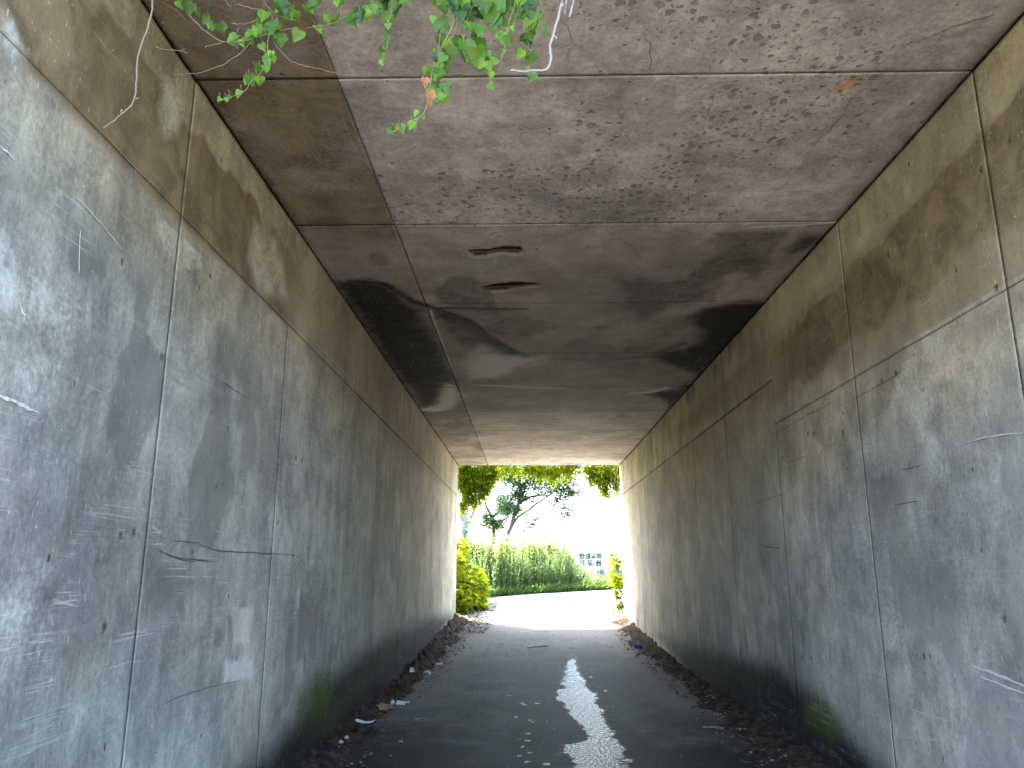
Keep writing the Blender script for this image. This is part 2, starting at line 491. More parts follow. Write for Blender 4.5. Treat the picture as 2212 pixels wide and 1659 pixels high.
M['grass'] = leafmat('grass_blade', (0.065, 0.12, 0.035), (0.13, 0.18, 0.06), 0.45, 0.5, (1.3, 1.4, 0.7))

# ------------------------------------------------------------------ stain maps of the concrete, base tint evened against light falloff
def P2L(pts): return [(on_x(x, y, XL).y, on_x(x, y, XL).z) for x, y in pts]
def P2R(pts): return [(on_x(x, y, XR).y, on_x(x, y, XR).z) for x, y in pts]
def P2C(pts): return [(on_z(x, y, ZC).x, on_z(x, y, ZC).y) for x, y in pts]

def paint_left(y, z):
    n = fbm(y * 1.3, z * 1.3, 3); n2 = fbm(y * 4, z * 4, 5, 3)
    brown = ss(3.20, 3.34, z + 0.08 * (n - .5)) * (1 - ss(3.78, 3.90, z + 0.30 * (n2 - .5) + 0.12 * (n - .5) + 0.03 * (y - 3)))
    brown *= 1 - 0.62 * ss(4.8, 5.6, y + 0.5 * (z - 3.4) + 0.4 * (n - .5))
    brown = np.maximum(brown, 0.42 * ss(2.6, 3.3, z + .3 * (n - .5)) * ss(4.4, 6.5, y))
    pale = 0.16 * ss(3.8, 3.95, z) * (1 - 0.6 * ss(8, 12, y))
    patch = poly_mask(y, z, P2L([(330, 120), (385, 170), (400, 230), (385, 290), (355, 300), (340, 240), (350, 200)]), 0.08)
    patch2 = poly_mask(y, z, P2L([(548, 470), (600, 520), (620, 640), (560, 640), (535, 560)]), 0.10)
    ring = poly_mask(y, z, P2L([(0, 20), (30, 40), (62, 120), (30, 140), (0, 90)]), 0.05)
    brown *= 1 - 0.95 * np.maximum(np.maximum(patch, patch2), ring)
    pale = np.maximum(pale, np.maximum(0.5 * patch, np.maximum(0.35 * patch2, 0.5 * ring)))
    rect = poly_mask(y, z, P2L([(500, 1300), (552, 1310), (540, 1390), (500, 1400)]), 0.04) * 0.65
    rect = np.maximum(rect, poly_mask(y, z, P2L([(485, 1425), (550, 1420), (548, 1470), (480, 1480)]), 0.04) * 0.75)
    rect = np.maximum(rect, 0.5 * poly_mask(y, z, P2L([(640, 1270), (650, 1270), (640, 1450), (628, 1450)]), 0.02))
    pale = np.maximum(pale, rect)
    pale = np.maximum(pale, 0.42 * ss(0.55, 0.75, fbm(y * 1.1, z * 1.6, 41)) * (z < 3.2))
    soot = poly_mask(y, z, P2L([(470, 1720), (590, 1600), (690, 1470), (790, 1400), (870, 1350), (935, 1325), (975, 1330), (930, 1410), (800, 1590), (650, 1800)]), 0.36) * 1.0
    soot = np.maximum(soot, 0.6 * (1 - ss(0.05, 0.45 + 0.3 * n, z)) * ss(4.0, 6, y))
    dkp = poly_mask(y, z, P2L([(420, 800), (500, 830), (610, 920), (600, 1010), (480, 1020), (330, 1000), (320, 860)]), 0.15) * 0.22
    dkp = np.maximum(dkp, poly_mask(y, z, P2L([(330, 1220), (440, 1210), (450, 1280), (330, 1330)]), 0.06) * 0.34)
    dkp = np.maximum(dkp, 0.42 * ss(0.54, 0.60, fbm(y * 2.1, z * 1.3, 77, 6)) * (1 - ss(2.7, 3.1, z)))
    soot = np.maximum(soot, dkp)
    moss = poly_mask(y, z, P2L([(640, 1480), (700, 1440), (725, 1470), (705, 1560), (640, 1560)]), 0.28) * 1.0
    moss = np.maximum(moss, 0.55 * poly_mask(y, z, P2L([(560, 1620), (640, 1560), (900, 1370), (870, 1400), (700, 1600)]), 0.2))
    moss = np.maximum(moss, 0.4 * poly_mask(y, z, P2L([(880, 1300), (910, 1290), (910, 1350), (880, 1370)]), 0.3))
    scr = 0.35 + 0.9 * ss(2.0, 2.4, z) * (1 - ss(3.1, 3.5, z)) * ss(4, 7, y)
    scr = np.maximum(scr, 0.8 * ss(0.9, 1.2, z) * (1 - ss(1.7, 1.9, z)))
    scr *= 1 - 0.6 * ss(3.2, 3.4, z)
    pits = 0.12 + 0 * y
    tb = 0.20 + 0.66 * ss(2.5, 3.6, z + .5 * (n - .5))
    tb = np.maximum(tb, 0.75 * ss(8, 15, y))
    tint = np.stack([0.98 + 0.21 * tb, 0.975 + 0.045 * tb, 0.97 - 0.26 * tb], 1)
    tint *= (0.92 + 0.25 * (n - .5))[:, None]
    tint *= (0.60 + 0.48 * ss(2.2, 6.5, y) + 0.10 * ss(9, 15, y))[:, None]  # colour darkened at the near mouth, lightened inward to offset the light falloff
    g = ss(4, 1, z) * ss(0.4, 0.65, n)
    tint *= np.stack([1 - 0.06 * g, 1 + 0.02 * g, 1 - 0.02 * g], 1)
    return np.stack([brown, soot, pale], 1), np.stack([moss, scr, pits], 1), tint

def paint_right(y, z):
    n = fbm(y * 1.3 + 50, z * 1.3, 13); n2 = fbm(y * 4, z * 4, 15, 3)
    brown = ss(2.9, 3.25, z + 0.35 * (n - .5) + 0.05 * (y - 4)) * (1 - ss(3.64, 3.80, z + 0.26 * (n2 - .5) + 0.03 * (y - 3)))
    brown *= 1 - 0.70 * ss(5.6, 8.0, y)
    brown = np.maximum(brown, 0.50 * ss(2.4, 2.95, z - 0.10 * (y - 4) + 0.2 * (n - .5)) * (1 - 0.4 * ss(3.6, 3.8, z)))
    pale = 0.14 * ss(3.65, 3.85, z + 0.2 * (n2 - .5)) * (1 - 0.7 * ss(8, 12, y))
    pale = np.maximum(pale, 0.4 * ss(0.56, 0.75, fbm(y * 1.1, z * 1.7, 49)) * (z < 2.9))
    pale = np.maximum(pale, 0.45 * ss(0.55, 0.7, fbm(y * 6, z * 0.5, 59)) * (1 - ss(1.4, 2.2, z)) * ss(5, 6.5, y))
    soot = poly_mask(y, z, P2R([(1415, 1365), (1500, 1385), (1590, 1415), (1680, 1440), (1765, 1505), (1840, 1590), (1880, 1640), (1980, 1720), (1700, 1800), (1500, 1500)]), 0.34) * 1.12
    soot *= 1.0 - 0.28 * ss(8, 13, y)
    soot = np.maximum(soot, 0.5 * ss(0.56, 0.72, fbm(y * 7, z * 0.6, 69)) * (1 - ss(0.7, 1.3, z)) * ss(6, 7, y))
    soot = np.maximum(soot, 0.32 * ss(0.55, 0.63, fbm(y * 1.9, z * 1.4, 87, 6)) * (1 - ss(2.4, 2.9, z)))
    dr = 0.55 * ss(3.55, 4.0, z) * ss(0.52, 0.66, fbm(y * 5, z * 0.3, 91)) * ss(7.5, 8.5, y) * (1 - ss(12, 14, y))
    soot = np.maximum(soot, dr)
    moss = poly_mask(y, z, P2R([(1735, 1500), (1790, 1520), (1830, 1590), (1800, 1600), (1740, 1560)]), 0.22) * 1.1
    moss = np.maximum(moss, 0.42 * poly_mask(y, z, P2R([(1430, 1330), (1480, 1340), (1600, 1430), (1700, 1480), (1600, 1500), (1450, 1420)]), 0.25))
    scr = 0.3 + 0.9 * ss(2.4, 2.7, z) * (1 - ss(3.3, 3.5, z)) * ss(6, 9, y)
    scr = np.maximum(scr, 0.9 * (1 - ss(0.9, 1.2, z)) * (1 - ss(4.4, 5.2, y)))
    pits = 0.14 + 0 * y
    tb = 0.22 + 0.78 * ss(1.9, 3.1, z + 0.5 * (n - .5))
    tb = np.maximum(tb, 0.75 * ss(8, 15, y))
    tint = np.stack([0.98 + 0.21 * tb, 0.975 + 0.045 * tb, 0.97 - 0.26 * tb], 1)
    tint *= (0.76 + 0.34 * ss(3.0, 7.5, y) + 0.10 * ss(9, 15, y))[:, None]  # same light evening in the colour: dimmer near the mouth, brighter inward
    pk = 1.3 * ss(0.42, 0.6, fbm(y * .9, z * .9, 33)) * (1 - ss(1.2, 1.8, z)) * (1 - ss(4.5, 5.5, y))
    tint *= np.stack([1 + 0.04 * pk, 1 - 0.06 * pk, 1 - 0.03 * pk], 1)
    tint *= (0.93 + 0.25 * (n - .5))[:, None]
    return np.stack([brown, soot, pale], 1), np.stack([moss, scr, pits], 1), tint

SPALL = [([(1010, 541), (1060, 540), (1085, 534), (1122, 534), (1130, 546), (1118, 552), (1085, 548), (1055, 550), (1048, 556), (1026, 556)], 0.034),
         ([(1040, 622), (1075, 614), (1110, 610), (1150, 613), (1167, 617), (1150, 621), (1120, 624), (1095, 630), (1060, 632)], 0.036)]
def paint_ceil(x, y):
    n = fbm(x * 1.5, y * 1.5, 23); n2 = fbm(x * 5, y * 5, 25, 3)
    xs = x + 0.05 * (n2 - .5); ys = y + 0.10 * (n - .5)
    left = 1 - ss(-1.02, -0.97, x + 0.03 * (n2 - .5))
    soft = fbm(x * 3, y * 3, 71, 5)
    brown = (0.35 + 0.75 * soft) * left * (1 - ss(5.3, 5.5, y)) + 0.50 * left * ss(5.3, 5.5, y) * (0.5 + 1.0 * n)
    brown = np.maximum(brown, 0.30 * (1 - left) * ss(12.3, 12.8, y))
    brown = np.maximum(brown, 0.38 * ss(5.4, 5.6, y) * (1 - ss(9, 9.5, y)) * (0.6 + 0.8 * (n2)))
    dl = poly_mask(xs, ys, P2C([(716, 605), (800, 600), (850, 622), (885, 650), (925, 668), (935, 690), (985, 800), (1000, 880), (915, 892)]), 0.22)
    dl = dl * np.clip(1.05 - 0.30 * ss(-1.5, -1.0, x) * (0.4 + n) - 0.18 * ss(9.5, 11.5, y), 0, 1)
    dl2 = poly_mask(xs, ys, P2C([(925, 664), (1000, 682), (1050, 716), (1105, 755), (1165, 770), (1200, 775), (1140, 790), (1080, 780), (1010, 760), (960, 720)]), 0.12) * 0.85
    ln = line_mask(x, ys, P2C([(900, 655), (930, 664), (1000, 664), (1070, 667), (1135, 667)]), 0.09) * 0.8
    ln2 = line_mask(xs, ys, P2C([(760, 606), (830, 612), (890, 652), (960, 672), (1010, 692), (1060, 730), (1120, 765), (1170, 780)]), 0.13) * 0.85
    dr = poly_mask(xs, ys, P2C([(1720, 590), (1665, 650), (1580, 652), (1520, 664), (1487, 685), (1500, 706), (1512, 722), (1500, 742), (1450, 757), (1390, 772), (1430, 784), (1470, 800), (1500, 812), (1460, 840), (1375, 850), (1430, 862), (1440, 893), (1540, 800), (1640, 700)]), 0.24)
    dr2 = poly_mask(xs, ys, P2C([(1725, 510), (1800, 498), (1790, 520), (1700, 560), (1690, 540)]), 0.16) * 0.75
    cl = line_mask(xs, ys, P2C([(1160, 775), (1300, 778), (1400, 770), (1480, 740)]), 0.16) * 0.6
    cl2 = poly_mask(xs, ys, P2C([(1075, 808), (1180, 782), (1300, 782), (1480, 790), (1500, 820), (1440, 893), (1000, 893), (1005, 845)]), 0.25) * 0.36
    mott = 0.5 * ss(0.5, 0.66, fbm(x * 1.6, y * 1.0, 99)) * ss(5.4, 5.6, y) * (1 - ss(9.2, 10.6, y))
    mott = np.maximum(mott, 0.42 * left * ss(0.40, 0.70, fbm(x * 2.2, y * 1.8, 73, 5)))
    soot = np.maximum.reduce([dl, dl2, ln, ln2, dr, dr2, cl, cl2, mott])
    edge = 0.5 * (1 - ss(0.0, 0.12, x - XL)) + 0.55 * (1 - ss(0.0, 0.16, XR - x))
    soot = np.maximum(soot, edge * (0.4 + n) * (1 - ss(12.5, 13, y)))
    # white lime that seeped out of the joints, inside the black
    w1 = poly_mask(xs, ys, P2C([(1035, 745), (1090, 768), (1170, 772), (1180, 780), (1110, 795), (1060, 815), (1015, 822), (990, 790), (1000, 760)]), 0.26)
    w1 = np.clip(w1 * (0.45 + 0.9 * fbm(x * 2.5, y * 1.3, 81, 5)) * (0.35 + 0.65 * ss(-0.9, -0.2, x)), 0, 1)
    w2 = poly_mask(xs, ys, P2C([(965, 830), (984, 835), (992, 862), (975, 884), (940, 889), (905, 888), (945, 870)]), 0.20)
    w2 = np.clip(w2 * (0.5 + 0.9 * fbm(x * 4, y * 2, 83, 5)), 0, 1)
    w3 = line_mask(xs, ys, P2C([(1040, 832), (1120, 836), (1215, 838)]), 0.14)
    w4 = line_mask(xs, ys, P2C([(1368, 850), (1400, 848), (1440, 838)]), 0.12)
    w5 = line_mask(x, y, P2C([(930, 672), (985, 815)]), 0.022)
    w6 = line_mask(x, y, P2C([(1620, 491), (1720, 487), (1805, 481)]), 0.028)
    w7 = poly_mask(xs, ys, P2C([(1440, 700), (1500, 706), (1500, 728), (1430, 745), (1400, 730)]), 0.15) * 0.25
    dark_green = poly_mask(xs, ys, P2C([(930, 680), (1000, 700), (1060, 745), (1010, 820), (985, 810)]), 0.15)
    pale = np.maximum.reduce([1.8 * w1, 1.6 * w2, 0.75 * w3, 0.8 * w4, 0.95 * w5, 0.9 * w6, w7])
    pale = np.maximum(pale, 0.30 * dark_green)
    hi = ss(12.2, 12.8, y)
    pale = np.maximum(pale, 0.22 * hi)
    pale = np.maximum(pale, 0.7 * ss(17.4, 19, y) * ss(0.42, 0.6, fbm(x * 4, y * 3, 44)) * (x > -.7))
    soot = soot * (1 - 0.95 * np.maximum.reduce([w1, w2, w3, w4, w5, w6]))
    soot = soot * (1 - 0.30 * dark_green)
    moss = 0.30 * dark_green + 0.22 * ss(0.55, 0.7, fbm(x * 1.2, y * 1.2, 35)) * (1 - ss(9.5, 10, y)) * (y > 7)
    moss = np.maximum(moss, 0.3 * (1 - ss(0.0, 0.5, np.hypot(x + 1.2, y - 11.0))))
    scr = 0.25 + 0.75 * ss(8, 11, y) * ss(-0.9, -0.5, x)
    pz = (0.35 + 1.1 * ss(0.42, 0.60, fbm(x * 1.4, y * 1.4, 55))) * (1 - 0.75 * left) * (1 - 0.6 * ss(5.35, 5.45, y)) * (1 - 0.5 * ss(9, 10, y))
    pz *= 1 - 0.6 * ss(1.6, 2.1, x)
    depth = np.zeros_like(x)
    rust = np.zeros_like(x)
    for pts, dd in SPALL:
        mk = poly_mask(x + 0.018 * (n2 - .5), y + 0.02 * (n2 - .5), P2C(pts), 0.022)
        depth += dd * mk * (0.6 + 0.8 * n2)
        soot = np.maximum(soot, 0.8 * mk * (0.75 + 0.5 * n2)); rust = np.maximum(rust, 0.8 * mk)
        pz = pz * (1 - mk)
    brown = np.maximum(brown, rust)
    pass
    rs = poly_mask(x, y, P2C([(1800, 205), (1830, 170), (1850, 165), (1845, 185), (1820, 200)]), 0.03)
    tint = np.stack([1.12 + 0 * x, 0.985 + 0 * x, 0.93 + 0 * x], 1) * (1 - 0.16 * ss(5.35, 5.45, y) + 0.10 * ss(12.5, 12.7, y))[:, None]
    tint *= (0.95 + 0.3 * (n - .5))[:, None]
    tint *= np.stack([1 + 0.35 * rs, 1 - 0.12 * rs, 1 - 0.6 * rs], 1)
    tint *= (0.74 + 0.34 * ss(3.0, 6.5, y) + 0.12 * ss(12.4, 12.7, y))[:, None]  # roof colour dimmed near the mouth and raised inward against the light falloff
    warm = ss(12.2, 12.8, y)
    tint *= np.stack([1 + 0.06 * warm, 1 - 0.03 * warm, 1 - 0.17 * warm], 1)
    return np.stack([brown, soot, pale], 1), np.stack([moss, scr, np.clip(pz * 1.15, 0, 1.2)], 1), tint, depth

# ------------------------------------------------------------------ the underpass: walls and roof slab of cast panels
under = thing('underpass', 'grey concrete box underpass with stained walls and roof around the road', 'underpass', loc=(0.29, Y0, 0))
under.location = (0, 0, 0)

def slab_mesh(kind):
    mb = MB()
    if kind == 'L':
        mb.box((XL - 0.45, Y0 + 0.01, -0.6), (XL - 0.035, Y1 - 0.01, ZC + 0.03))
    elif kind == 'R':
        mb.box((XR + 0.035, Y0 + 0.01, -0.6), (XR + 0.45, Y1 - 0.01, ZC + 0.03))
    else:
        mb.box((XL - 0.45, Y0 + 0.01, ZC + 0.04), (XR + 0.45, Y1 - 0.01, ZC + 0.5))
    return mb

JN = 0.0016      # half width of a joint
def add_joint_fill(mb, kind, u0, u1, v0, v1, d=0.0012):
    if kind == 'L': mb.box((XL - 0.034, u0, v0), (XL - d, u1, v1))
    if kind == 'R': mb.box((XR + d, u0, v0), (XR + 0.034, u1, v1))
    if kind == 'C': mb.box((u0, v0, ZC + d), (u1, v1, ZC + 0.038))

STEP = 0.022
def panel(kind, u0, u1, v0, v1, parent, holes=(), off=0.0):
    """one cast panel. walls: u = y, v = z; roof: u = x, v = y. holes: small square tie holes in (u, v)"""
    nu = max(2, int(round((u1 - u0) / STEP))); nv = max(2, int(round((v1 - v0) / STEP)))
    U, Vv = np.meshgrid(np.linspace(u0 + JN, u1 - JN, nu + 1), np.linspace(v0 + JN, v1 - JN, nv + 1), indexing='ij')
    u, v = U.ravel(), Vv.ravel()
    if kind == 'C':
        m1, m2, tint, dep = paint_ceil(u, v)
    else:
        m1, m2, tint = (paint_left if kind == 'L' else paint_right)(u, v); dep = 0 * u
    und = (fbm(u * 2.2, v * 2.2, 61, 3) - .5) * 0.008 + (fbm(u * 14, v * 14, 62, 2) - .5) * 0.0016
    e = np.minimum(np.minimum(u - u0, u1 - u), np.minimum(v - v0, v1 - v))
    edge = (1 - ss(JN, 0.02, e)) * 0.0010 * (0.0 + 1.8 * fbm(u * 9, v * 9, 63, 2))
    sp = np.where(v > 0, 0, 0) + (v if kind == 'C' else u)
    jl = (1 - ss(0.0, 0.008 + 0.0016 * sp, e)) * ss(5.0, 9.0, sp) * (0.35 + 0.9 * fbm(u * 3, v * 3, 64, 3))
    m1[:, 1] = np.maximum(m1[:, 1], 0.85 * np.clip(jl, 0, 1))
    d = dep + und * ss(0, 0.1, e) + edge + off
    idx = np.arange((nu + 1) * (nv + 1)).reshape(nu + 1, nv + 1)
    a, b, c, dd = idx[:-1, :-1], idx[1:, :-1], idx[1:, 1:], idx[:-1, 1:]
    keep = np.ones((nu, nv), bool); pits = []
    for hu, hv in holes:
        i = int((hu - u0) / (u1 - u0) * nu); j = int((hv - v0) / (v1 - v0) * nv)
        if 1 <= i < nu - 1 and 1 <= j < nv - 1:
            keep[i, j] = False; pits.append((i, j))
            k = [idx[i, j], idx[i+1, j], idx[i+1, j+1], idx[i, j+1]]
            m1[k, 1] = np.maximum(m1[k, 1], 0.5)
    quads = np.stack([a[keep], b[keep], c[keep], dd[keep]], 1)
    uu, vv_, de = list(u), list(v), list(d)
    A1, A2, T = [m1], [m2], [tint]
    extra = []
    def addv(pu, pv, pd, col1):
        uu.append(pu); vv_.append(pv); de.append(pd)
        A1.append(np.array([col1])); A2.append(np.array([[0, 0, 0.]])); T.append(np.array([[1, 1, 1.]]))
        return len(uu) - 1
    for i, j in pits:
        k = [idx[i, j], idx[i+1, j], idx[i+1, j+1], idx[i, j+1]]
        cu, cv = float(np.mean(u[k])), float(np.mean(v[k]))
        dpt = 0.024
        q = [addv(cu + (u[t] - cu) * 0.75, cv + (v[t] - cv) * 0.75, dpt, (0.4, 0.85, 0)) for t in k]
        for s_ in range(4):
            extra.append((k[s_], k[(s_+1) % 4], q[(s_+1) % 4], q[s_]))
        extra.append(tuple(q))
    # skirt at the border, down into the joint
    border = list(idx[:, 0]) + list(idx[-1, 1:]) + list(idx[::-1, -1][1:]) + list(idx[0, ::-1][1:-1])
    sk = [addv(float(u[t]), float(v[t]), 0.033, (0.3, 0.55, 0)) for t in border]
    nb_ = len(border)
    for s_ in range(nb_):
        extra.append((border[(s_+1) % nb_], border[s_], sk[s_], sk[(s_+1) % nb_]))
    quads = np.vstack([quads, np.array(extra, np.int32)])
    uu, vv_, de = np.array(uu), np.array(vv_), np.array(de)
    if kind == 'L': Vt = np.stack([XL - de, uu, vv_], 1)
    elif kind == 'R': Vt = np.stack([XR + de, uu, vv_], 1); quads = quads[:, ::-1]
    else: Vt = np.stack([uu, vv_, ZC + de], 1); quads = quads[:, ::-1]
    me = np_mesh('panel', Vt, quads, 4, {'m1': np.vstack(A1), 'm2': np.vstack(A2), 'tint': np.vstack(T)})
    return link('panel', me, M['concrete'], parent)

# tie holes seen in pairs
def pairs(kind, plist):
    o = []
    for x, y in plist:
        p = on_x(x, y, XL if kind == 'L' else XR)
        o.append((p.y, p.z))
    return o
HL = pairs('L', [(677, 632), (692, 643), (705, 655), (825, 858), (820, 866), (742, 840), (748, 845), (785, 905), (354, 770), (357, 785),
                 (262, 1156), (291, 1150), (470, 1050), (482, 1052), (590, 1130), (601, 1128), (835, 1010), (842, 1012), (835, 1300), (845, 1296),
                 (885, 1440), (760, 1350), (700, 1462), (860, 1210), (866, 1208), (640, 990), (652, 992), (905, 990), (909, 1140), (228, 1560 - 200)])
HR = pairs('R', [(2178, 302), (2117, 366), (2150, 625), (1916, 550), (1880, 588), (1830, 690), (1745, 935), (1757, 935), (1905, 825), (1935, 805),
                 (1700, 985), (1690, 988), (1602, 1085), (1572, 1180), (1560, 1190), (1880, 1150), (1500, 1010), (1820, 930), (1625, 1265), (1540, 1370),
                 (1548, 1370), (1730, 1420), (1752, 1425), (1475, 1090), (1470, 1096), (1997, 1422), (2230 - 60, 1340), (1660, 1300), (1565, 1130), (1420, 1250)])

edges = [Y0] + YJ + [Y1]
for kind, holes, wl in (('L', HL, 'left wall, brown stained band under the roof'), ('R', HR, 'right wall, black damp stain along its foot')):
    sm = slab_mesh(kind)
    zt = 3.29
    for y in YJ:
        add_joint_fill(sm, kind, y - JN, y + JN, -0.3, ZC)
    wall = link('wall', None) if False else None
    cuts = []
    for i in range(len(edges) - 1):
        a, b = edges[i], edges[i + 1]
        ztop = 3.29 if (kind == 'L' or a > 7.0) else 2.86
        cuts.append((a, b, -0.30, ztop))
        add_joint_fill(sm, kind, a + JN, b - JN, ztop - JN, ztop + JN)
        if i % 2 == 1 or i == 0 or (kind == 'R' and i == 3):
            b2 = b
            if i > 0 and i + 2 < len(edges) and not (kind == 'R' and i in (1, 3)): b2 = edges[i + 2]
            cuts.append((a, b2, ztop, ZC - 0.002))
        elif kind == 'R' and i == 2:
            cuts.append((a, b, ztop, ZC - 0.002))
        elif kind == 'R' and i == 4:
            cuts.append((a, b, ztop, ZC - 0.002))
    wall = sm.build('wall', M['concrete'], under)
    wall['label'] = wl
    for c in cuts:
        hs = [h for h in holes if c[0] < h[0] < c[1] and c[2] < h[1] < c[3]]
        panel(kind, *c, wall, hs, off=R.uniform(0, 0.0015))
XS = -1.0
sm = slab_mesh('C')
for y in YJ: add_joint_fill(sm, 'C', XL, XR, y - JN, y + JN)
add_joint_fill(sm, 'C', XS - JN, XS + JN, Y0, Y1)
roof = sm.build('ceiling', M['concrete'], under)
roof['label'] = 'underside of the roof with black and white seepage stains'
for i in range(len(edges) - 1):
    panel('C', XL, XS, edges[i], edges[i + 1], roof, off=R.uniform(0, 0.002) + (0.004 if i < 2 else 0))
    panel('C', XS, XR, edges[i], edges[i + 1], roof, off=R.uniform(0, 0.002))

# rusty bars laid bare in the two spalls
for pts, zz in (([(1012, 545), (1045, 547), (1080, 543), (1126, 543)], 0.012), ([(1045, 623), (1080, 622), (1110, 621), (1160, 616)], 0.012)):
    mb = MB()
    pp = [on_z(x, y, ZC) + Vector((0, 0, zz)) for x, y in pts]
    mb.tube(smooth_path(pp, 8, 0.0015), 0.008, 8)
    mb.build('rebar', M['rust'], roof, True)
# thin cracks at the spalls and at the roof joint
def ribbon(name, pts3, nrm, w0, mat, parent, jit=0.004, lift=0.0015):
    nrm = Vector(nrm)
    if mat is M['dark_scrape']: w0 *= 0.6
    path = smooth_path(pts3, 6, jit)
    vs, fs = [], []
    n = len(path)
    for i, p in enumerate(path):
        d = (path[min(i+1, n-1)] - path[max(i-1, 0)])
        if d.length < 1e-6: d = Vector((0, 1, 0))
        s = d.normalized().cross(nrm)
        t = i / (n - 1)
        ww = w0 * (math.sin(math.pi * (0.06 + 0.88 * t)) ** 0.6) * R.uniform(0.5, 1.2)
        vs += [p + s * ww + nrm * 0.0003, p + nrm * lift, p - s * ww + nrm * 0.0003]
    for i in range(n - 1):
        a = i * 3
        fs += [(a, a+1, a+4, a+3), (a+1, a+2, a+5, a+4)]
    me = bpy.data.meshes.new(name); me.from_pydata([tuple(v) for v in vs], [], fs); me.update()
    return link(name, me, mat, parent)
walls = [o for o in under.children if o.name.startswith('wall')]
WL, WR = walls[0], walls[1]
for pts, w0 in (([(1018, 627), (1036, 620), (1048, 626), (1064, 624)], 0.007), ([(1040, 633), (1075, 633), (1110, 632), (1155, 632)], 0.006),
            ([(1062, 634), (1066, 650), (1048, 668)], 0.004), ([(1130, 612), (1160, 616), (1170, 620)], 0.006)):
    ribbon('crack', [on_z(x, y, ZC) - Vector((0, 0, 0.002)) for x, y in pts], (0, 0, -1), w0, M['dark_scrape'], roof)
for pts, w0 in (([(1610, 28 + 500 - 100), (1600, 470)], 0.003), ([(1990, 82), (2040, 62), (2100, 45), (2212, 12)], 0.007), ([(2010, 100), (2040, 70)], 0.005),
                ([(1545, 320 - 120), (1530, 240), (1520, 290)], 0.004), ([(1390, 70), (1405, 110), (1400, 160)], 0.004), ([(1860, 330 - 140), (1800, 270), (1740, 330)], 0.004),
                ([(1750, 330), (1700, 390), (1640, 440)], 0.003), ([(1210, 30), (1232, 90), (1222, 150)], 0.003)):
    ribbon('crack', [on_z(x, y, ZC) - Vector((0, 0, 0.004)) for x, y in pts], (0, 0, -1), w0, M['dark_scrape'], roof, 0.01)
# scrapes on the walls left by vehicles
for pts, w0, mt in (([(-10, 853), (30, 868), (84, 894)], 0.007, 'pale_scrape'), ([(160, 425), (215, 480), (262, 540)], 0.003, 'pale_scrape'),
                    ([(230, 295), (300, 372), (340, 405)], 0.0012, 'pale_scrape'), 
                    ([(-5, 310), (30, 345)], 0.004, 'pale_scrape'), ([(42, 655), (52, 690)], 0.004, 'pale_scrape'), ([(170, 500), (168, 590)], 0.003, 'pale_scrape'),
                    ([(480, 826), (510, 845), (540, 864)], 0.005, 'dark_scrape'), ([(343, 1188), (380, 1204), (420, 1208), (460, 1213)], 0.006, 'dark_scrape'),
                    ([(355, 1196), (400, 1212), (450, 1210)], 0.004, 'dark_scrape'), ([(428, 1176), (480, 1190), (560, 1194), (640, 1200)], 0.005, 'dark_scrape'),
                    ([(640, 1205), (655, 1225), (672, 1234)], 0.005, 'pale_scrape'), ([(648, 1190), (700, 1200), (740, 1212)], 0.004, 'pale_scrape'),
                    ([(365, 1168), (430, 1173)], 0.004, 'dark_scrape'), ([(640, 700), (700, 760), (760, 822), (830, 900)], 0.004, 'pale_scrape'),
                    ([(600, 850), (680, 920), (760, 985), (850, 1050)], 0.004, 'pale_scrape'), ([(610, 890), (700, 960), (820, 1050)], 0.003, 'pale_scrape'),
                    ([(350, 1520), (430, 1490), (520, 1470)], 0.003, 'dark_scrape')):
    ribbon('scrape', [on_x(x, y, XL) + Vector((0.004, 0, 0)) for x, y in pts], (1, 0, 0), w0, M[mt], WL, 0.003)
for pts, w0, mt in (([(2100, 1438), (2150, 1456), (2222, 1484)], 0.008, 'pale_scrape'), ([(2120, 1462), (2160, 1478), (2222, 1502)], 0.006, 'pale_scrape'),
                    ([(1815, 876), (1860, 854), (1905, 828), (1958, 797)], 0.004, 'dark_scrape'), ([(1640, 960), (1730, 905), (1800, 870)], 0.005, 'dark_scrape'),
                    ([(1985, 852), (2000, 858), (2015, 845)], 0.004, 'pale_scrape'), ([(1640, 1175), (1665, 1182), (1690, 1184)], 0.010, 'dark_scrape'),
                    ([(1950, 1015), (1990, 1005)], 0.007, 'dark_scrape'), ([(1640, 690 + 270), (1560, 1010), (1480, 1060)], 0.003, 'dark_scrape'),
                    ([(1702, 1000), (1740, 985)], 0.005, 'dark_scrape'), ([(1935, 1090), (1990, 1082)], 0.004, 'dark_scrape'),
                    ([(2080, 960), (2130, 945), (2212, 935)], 0.004, 'pale_scrape'), ([(1700, 1065), (1640, 1085), (1590, 1104)], 0.004, 'dark_scrape'),
                    ([(2020, 640), (1990, 662)], 0.002, 'pale_scrape'),
                    ([(1900, 1500), (1990, 1540), (2060, 1560)], 0.004, 'pale_scrape'), ([(1940, 1590), (2030, 1600)], 0.004, 'pale_scrape'),
                    ([(2055, 1600), (2060, 1500 + 60)], 0.004, 'pale_scrape')):
    ribbon('scrape', [on_x(x, y, XR) - Vector((0.004, 0, 0)) for x, y in pts], (-1, 0, 0), w0, M[mt], WR, 0.003)

